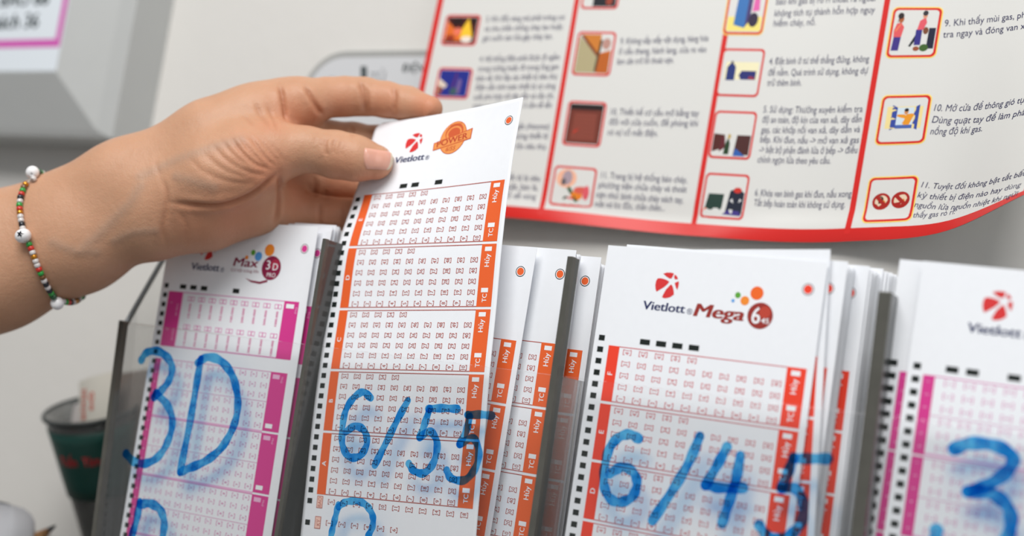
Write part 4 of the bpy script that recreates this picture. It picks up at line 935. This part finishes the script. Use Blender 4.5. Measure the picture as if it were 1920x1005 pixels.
    nl['label'] = 'short unpainted thumbnail with pale free edge'
    return o
PERSON = person()

# ------------------------------------------------------------------ bead bracelet round the wrist
def bracelet():
    front = [(70, 331), (57, 342), (48, 356), (43, 371), (40, 388), (42, 408), (46, 430), (54, 450), (62, 468), (69, 488), (77, 508), (86, 528), (96, 546), (108, 560), (122, 569)]
    front = [(66, 343)]+front[1:-1]+[(118, 560)]; Fp = trace(front); okp = (np.abs(sdf(Fp)) < 6e-4) & (((Fp-CAMP)@_fw) < 0.606); Fp = Fp[okp]; c = (np.array([at(105, 455, .590)])).mean(0)
    ax = at(0, 488, .591)-at(250, 372, .584); ax /= np.linalg.norm(ax)
    # loop of directions round the arm axis; along-axis shift interpolated from the visible half
    e1 = UP-ax*(UP@ax); e1 /= np.linalg.norm(e1); e2 = np.cross(ax, e1)
    rel = Fp-c; ang = np.unwrap(np.arctan2(rel@e2, rel@e1)); sh = rel@ax
    if ang[-1] < ang[0]: full = np.linspace(ang[0], ang[0]-2*math.pi, 241)
    else: full = np.linspace(ang[0], ang[0]+2*math.pi, 241)
    k = np.concatenate([ang, [ang[0]+np.sign(ang[-1]-ang[0])*2*math.pi]]); s2 = np.concatenate([sh, [sh[0]]])
    if k[-1] < k[0]: shf = np.interp(-full, -k, s2)
    else: shf = np.interp(full, k, s2)
    dirs = np.cos(full)[:, None]*e1+np.sin(full)[:, None]*e2; O = c+shf[:, None]*ax
    t = np.full(len(full), 0.06)
    for _ in range(60): t = t-np.clip(sdf(O+dirs*t[:, None])-0.0012, -.01, .01)*0.8
    loop = O+dirs*t[:, None]; L = np.concatenate([[0], np.cumsum(np.linalg.norm(np.diff(loop, axis=0), axis=1))])
    root = empty('bead_bracelet', tuple(loop[120]))
    thread = mat('bracelet_thread', (0.45, 0.42, 0.38, 1), 0.7)
    # thread
    nV = []; nF = []; m = 60; ii = np.linspace(0, 240, m, endpoint=False).astype(int)
    for a, i in enumerate(ii):
        tg = loop[(i+4) % 240]-loop[(i-4) % 240]; tg /= np.linalg.norm(tg); n1 = np.cross(tg, ax); n1 /= np.linalg.norm(n1); n2 = np.cross(tg, n1)
        for j in range(6): nV.append(loop[i]+0.00035*(math.cos(j*math.pi/3)*n1+math.sin(j*math.pi/3)*n2))
    for a in range(m):
        for j in range(6): nF.append((a*6+j, a*6+(j+1) % 6, ((a+1) % m)*6+(j+1) % 6, ((a+1) % m)*6+j))
    meshobj('thread', nV, nF, thread, parent=root, smooth=True)
    bm_ = {}
    def bead_mesh(key, col, R, hl, rough=0.12):
        if key in bm_: return bm_[key]
        prof = [(0.30*R, -hl), (0.72*R, -hl), (0.93*R, -0.72*hl), (R, -0.3*hl), (R, 0.3*hl), (0.93*R, 0.72*hl), (0.72*R, hl), (0.30*R, hl)]; n = 16
        if R > 0.002: prof = [(0.13*R, -hl)]+[(R*math.cos(math.radians(a))**0.8, hl*math.sin(math.radians(a))) for a in range(-75, 76, 15)]+[(0.13*R, hl)]; n = 24
        v = []; f = []
        for r, z in prof:
            for j in range(n): v.append((r*math.cos(2*math.pi*j/n), r*math.sin(2*math.pi*j/n), z))
        for i in range(len(prof)):
            i2 = (i+1) % len(prof)
            for j in range(n): f.append((i*n+j, i*n+(j+1) % n, i2*n+(j+1) % n, i2*n+j))
        me = bpy.data.meshes.new('bead'); me.from_pydata(v, [], f); me.materials.append(col); me.polygons.foreach_set('use_smooth', np.ones(len(f), bool)); me.update(); bm_[key] = me; return me
    K = {'g': mat('bead_green', srgb(40, 150, 62), 0.15, 0.6), 'r': mat('bead_red', srgb(196, 44, 34), 0.15, 0.6), 'k': mat('bead_black', srgb(26, 28, 36), 0.12, 0.6), 'o': mat('bead_gold', srgb(196, 132, 40), 0.25, 0.6, metal=0.7),
         'c': mat('bead_clear', srgb(206, 200, 198), 0.08, 0.7), 'b': mat('bead_brown', srgb(112, 74, 40), 0.15, 0.6), 'd': mat('bead_dark_green', srgb(40, 84, 52), 0.12, 0.6), 'w': mat('bead_white', (0.84, 0.83, 0.84, 1), 0.3, 0.5)}
    seq = 'WcobgrkcgrocckcSgrcoccrgbckckgdW'
    tail = 'cgrkcobcgdkcrcogkcbc'
    def put(tpos, key, R, hl, lab=None):
        i = np.interp(tpos, L, np.arange(len(L))); j = int(i) % 240; fr = i-int(i); p = loop[j]*(1-fr)+loop[(j+1) % 240]*fr
        tg = loop[(j+3) % 240]-loop[(j-3) % 240]; tg /= np.linalg.norm(tg); out = grad(p[None])[0]
        p = p+out*(R-0.0012); z = tg; x = out-z*(out@z); x /= np.linalg.norm(x); y = np.cross(z, x)
        col = {'W': 'w', 'S': 'w'}.get(key, key)
        me = bead_mesh((col, R, hl), K[col], R, hl); o = bpy.data.objects.new('bead', me); COL.objects.link(o); o.parent = root
        p2 = p-np.array(root.location); o.matrix_local = Matrix(((x[0], y[0], z[0], p2[0]), (x[1], y[1], z[1], p2[1]), (x[2], y[2], z[2], p2[2]), (0, 0, 0, 1)))
        if lab: o['label'] = lab
        return o, p, out, x, y, z
    pos = -0.0075; total = L[-1]; k = 0; s = seq
    while pos < total-0.0090:
        key = s[k] if k < len(s) else tail[(k-len(s)) % len(tail)]
        R, hl = {'S': (0.0033, 0.0028), 'W': (0.0028, 0.0026), 'd': (0.0015, 0.0011)}.get(key, (0.00130, 0.00090))
        if key == 'k' and k % 3 == 0: R = 0.0014
        r_ = put((pos+hl) % total, key, R, hl, {'S': 'large white bead with a black star', 'W': 'large plain white bead'}.get(key))
        if key == 'S':   # star printed on the round face of the bead
            o, p, out, x, y, z = r_; tocam = CAMP-p; tocam /= np.linalg.norm(tocam)
            nrm = tocam-z*(tocam@z)-ax*0; nrm = nrm+0.25*(-RT); nrm -= z*(nrm@z); nrm /= np.linalg.norm(nrm); side_ = np.cross(z, nrm)
            v = []; Mb = np.stack([x, y, z], 1)
            for q in range(10):
                rr_ = 0.0016 if q % 2 == 0 else 0.0007; a = math.pi/2+q*math.pi/5; uu, ww = rr_*math.cos(a), rr_*math.sin(a)
                v.append((nrm*(math.sqrt(R*R-uu*uu)+0.00012)+side_*uu+z*ww)@Mb)
            v.append((nrm*(R+0.00014))@Mb); st = meshobj('star', np.array(v), [(q, (q+1) % 10, 10) for q in range(10)], K['k']); st.parent = o
        pos += 2*hl+0.00004; k += 1
    prop(root, 'thin bracelet of small coloured glass beads and white beads worn on the wrist', 'bracelet')
bracelet()

# ------------------------------------------------------------------ cup of papers at the left, behind the holder
def cup():
    y = 0.055; yo = y
    T = on_y(172, 768, 0.066); B = on_y(213, 1040, 0.098)
    sc_ = 0.68/FPX
    axis = T-B; Hc = np.linalg.norm(axis); axis /= Hc
    B = B-axis*0.0; rt, rb = 0.0235, 0.0130
    root = empty('plastic_cup', tuple(B))
    q = Vector((0, 0, 1)).rotation_difference(Vector(axis)); root.rotation_mode = 'QUATERNION'; root.rotation_quaternion = q
    green = mat('cup_green_band', (0.012, 0.075, 0.062, 1), 0.35, 0.4); body = clear('cup_grey_plastic', (0.55, 0.56, 0.55, 1), 0.08, 0.1, 0.35, (0.32, 0.33, 0.32, 1)); rim = mat('cup_black_rim', (0.035, 0.042, 0.042, 1), 0.35, 0.5); redt = mat('cup_red_print', srgb(196, 46, 56), 0.5)
    def lathe(name, prof, m, n=48, par=root):
        v = [(r*math.cos(2*math.pi*j/n), r*math.sin(2*math.pi*j/n), z) for r, z in prof for j in range(n)]; f = []
        for i in range(len(prof)-1):
            for j in range(n): f.append((i*n+j, i*n+(j+1) % n, (i+1)*n+(j+1) % n, (i+1)*n+j))
        return meshobj(name, v, f, m, smooth=True) if par is None else _pl(name, v, f, m, par)
    def _pl(name, v, f, m, par):
        o = meshobj(name, v, f, m, smooth=True); o.parent = par; return o
    R = lambda z: rb+(rt-rb)*z/Hc
    lathe('cup_body', [(0.0005, 0), (rb-.001, 0), (rb, 0.001)]+[(R(Hc*k/10), Hc*k/10) for k in range(1, 11)]+[(rt-0.0012, Hc), (R(Hc*.5)-.0012, Hc*.5), (rb-.0012, 0.002), (0.0005, 0.002)], body)
    z0, z1 = Hc*0.47, Hc*0.93
    lathe('green_band', [(R(z0)+.0002, z0), (R(z0)+.0007, z0)]+[(R(z0+(z1-z0)*k/6)+.0007, z0+(z1-z0)*k/6) for k in range(1, 7)]+[(R(z1)+.0002, z1)], green)
    # rolled rim
    n, m = 56, 10; v = []; f = []
    for i in range(n):
        a = 2*math.pi*i/n
        for j in range(m):
            b = 2*math.pi*j/m; r = rt+0.0006+0.0012*math.cos(b); v.append((r*math.cos(a), r*math.sin(a), Hc+0.0013*math.sin(b)))
    f = [(i*m+j, ((i+1) % n)*m+j, ((i+1) % n)*m+(j+1) % m, i*m+(j+1) % m) for i in range(n) for j in range(m)]
    _pl('rim', v, f, rim, root)
    # red lettering wrapped round the band, facing the room
    toc = np.array(q.inverted() @ Vector(CAMP-B)); a0 = math.atan2(toc[1], toc[0])
    Vt, Ft = textmesh('Tuấn  Tâm', 0.012, 3); Vt = Vt.copy(); Vt -= (Vt.max(0)+Vt.min(0))/2; Vt *= 0.0074; Vt[:, 0] *= 0.68
    zc = Hc*0.755; X = []
    for a, b in Vt:
        z = zc+b; r = R(z)+.0011; an = a0-0.50+a/r; X.append((r*math.cos(an), r*math.sin(an), z))
    _pl('lettering', X, Ft, redt, root)
    bpy.context.view_layer.update()
    prop(root, 'tapering dark green plastic cup with red lettering behind the left end of the holder', 'cup')
    # papers standing in the cup
    cardm = mat('ticket_paper', (0.60, 0.58, 0.52, 1), 0.6); redp = mat('ticket_red', srgb(206, 78, 56), 0.6); grey = mat('folded_paper', (0.50, 0.47, 0.46, 1), 0.7); brn = mat('brown_card', (0.20, 0.165, 0.145, 1), 0.7)
    def card(name, corners, yy, m, label, cat, marks=None, bend=0.0):
        P4 = [on_y(a, b, yy) for a, b in corners]; nu = 10; nv = 10; v = []; 
        for h in (0, 0.0003):
            for j in range(nv+1):
                for i in range(nu+1):
                    a, b = i/nu, j/nv; p = P4[0]*(1-a)*(1-b)+P4[1]*a*(1-b)+P4[2]*a*b+P4[3]*(1-a)*b; v.append(p+np.array([0, h-bend*math.sin(a*math.pi), 0]))
        w = nu+1; n0 = w*(nv+1); f = []
        for s_ in (0, n0): f += [(s_+j*w+i, s_+(j+1)*w+i, s_+(j+1)*w+i+1, s_+j*w+i+1) for j in range(nv) for i in range(nu)]
        e = [i for i in range(w)]+[j*w+nu for j in range(1, nv+1)]+[nv*w+i for i in range(nu-1, -1, -1)]+[j*w for j in range(nv-1, 0, -1)]
        for a, b in zip(e, e[1:]+e[:1]): f.append((a, b, n0+b, n0+a))
        mats = [m]; idx = [0]*len(f)
        if marks:
            mats.append(redp)
            for s, au, av, hgt, length in marks:   # red print reading upwards
                Vt, Ft = textmesh(s, 0.03, 2); Vt = Vt.copy(); Vt -= Vt.min(0); Vt /= np.array([Vt[:, 0].max(), Vt[:, 1].max()])
                k = len(v)
                for x, y_ in Vt:
                    a = au+hgt*(1-y_)-hgt; b = av-length*x; a += hgt; p = P4[0]*(1-a)*(1-b)+P4[1]*a*(1-b)+P4[2]*a*b+P4[3]*(1-a)*b; v.append(p+np.array([0, -0.0003-bend*math.sin(a*math.pi), 0]))
                f += [tuple(i+k for i in t) for t in Ft]; idx += [1]*len(Ft)
        o = meshobj(name, v, f, mats, idx, loc=tuple((P4[2]+P4[3])/2)); prop(o, label, cat)
    card('paper_ticket', [(148, 716), (226, 694), (205, 870), (150, 870)], 0.068, cardm, 'cream ticket with red print standing in the green cup', 'ticket', [('BÓNG', .10, .48, .16, .36), ('SỐ', .36, .40, .14, .22)], 0.003)
    card('folded_paper', [(92, 768), (152, 756), (150, 860), (118, 860)], 0.073, grey, 'low grey folded paper in the cup left of the cream ticket', 'paper')
    card('brown_card', [(200, 704), (290, 690), (262, 880), (190, 880)], 0.077, brn, 'dark brownish card seen through the clear holder beside the cup', 'card')
cup()

# ------------------------------------------------------------------ bottom left corner: tissue pack and pencil
def tissue():
    c = on_y(-6, 1040, 0.02); root_loc = (c[0], c[1], ct); top = on_y(20, 946, 0.02)[2]; right = on_y(46, 985, 0.02)[0]
    w, d, h = 0.036, 0.024, top-ct; x1 = right; n = 44; ring = []; v = []; f = []; r = 0.010
    lev = [0, h*0.12, h*0.3, h*0.45, h*0.6, h-0.007, h-0.0035, h-0.001, h]; ins = [0.002, 0, 0.0004, 0, 0.0003, 0.0012, 0.0034, 0.007, 0.014]
    for z, i_ in zip(lev, ins):
        for k in range(n):
            a = 2*math.pi*k/n; ca, sa = math.cos(a), math.sin(a); sx = abs(ca)**0.5*math.copysign(1, ca); sy = abs(sa)**0.5*math.copysign(1, sa)
            wob = 0.0006*math.sin(5*a+z*130)
            v.append((x1-w/2-0.0+(w/2-i_+wob)*sx, 0.02+(d/2-i_+wob)*sy, ct+z))
    L = len(lev)
    for i in range(L-1):
        for k in range(n): f.append((i*n+k, i*n+(k+1) % n, (i+1)*n+(k+1) % n, (i+1)*n+k))
    f.append(tuple((L-1)*n+k for k in range(n))); f.append(tuple(range(n))[::-1])
    o = meshobj('tissue_pack', v, f, mat('tissue_white', (0.78, 0.79, 0.83, 1), 0.7, bump=0.3, bscale=120), loc=(x1-w/2, 0.02, ct), smooth=True)
    prop(o, 'soft white rounded pack at the bottom left corner of the photo', 'tissue pack')
tissue()
def pencil():
    tip = on_y(103, 986, 0.035); d = on_y(40, 1032, 0.035)-tip; d /= np.linalg.norm(d); Ln = min(0.10, (tip[2]-ct-0.004)/max(1e-3, -d[2])); root = empty('pencil', tuple(tip+d*Ln))
    n1 = np.cross(d, [0, 1, 0]); n1 /= np.linalg.norm(n1); n2 = np.cross(d, n1)
    def cone(name, prof, m, n=12):
        v = []; f = []
        for r, t in prof:
            for j in range(n): v.append(tip+d*t+r*(math.cos(2*math.pi*j/n)*n1+math.sin(2*math.pi*j/n)*n2)-np.array(root.location))
        for i in range(len(prof)-1):
            for j in range(n): f.append((i*n+j, i*n+(j+1) % n, (i+1)*n+(j+1) % n, (i+1)*n+j))
        f.append(tuple(range(n))); f.append(tuple((len(prof)-1)*n+j for j in range(n))[::-1]); o = meshobj(name, v, f, m, smooth=True); o.parent = root
    cone('lead', [(0.0006, 0), (0.0014, 0.004)], mat('pencil_lead', (0.05, 0.05, 0.055, 1), 0.4)); cone('wood_point', [(0.0014, 0.004), (0.0034, 0.013)], mat('pencil_wood', (0.55, 0.30, 0.14, 1), 0.7))
    cone('shaft', [(0.0036, 0.013), (0.0036, Ln)], mat('pencil_paint', (0.50, 0.22, 0.07, 1), 0.4), 6)
    prop(root, 'sharpened orange-brown pencil point at the bottom edge, left of the cup', 'pencil')
pencil()
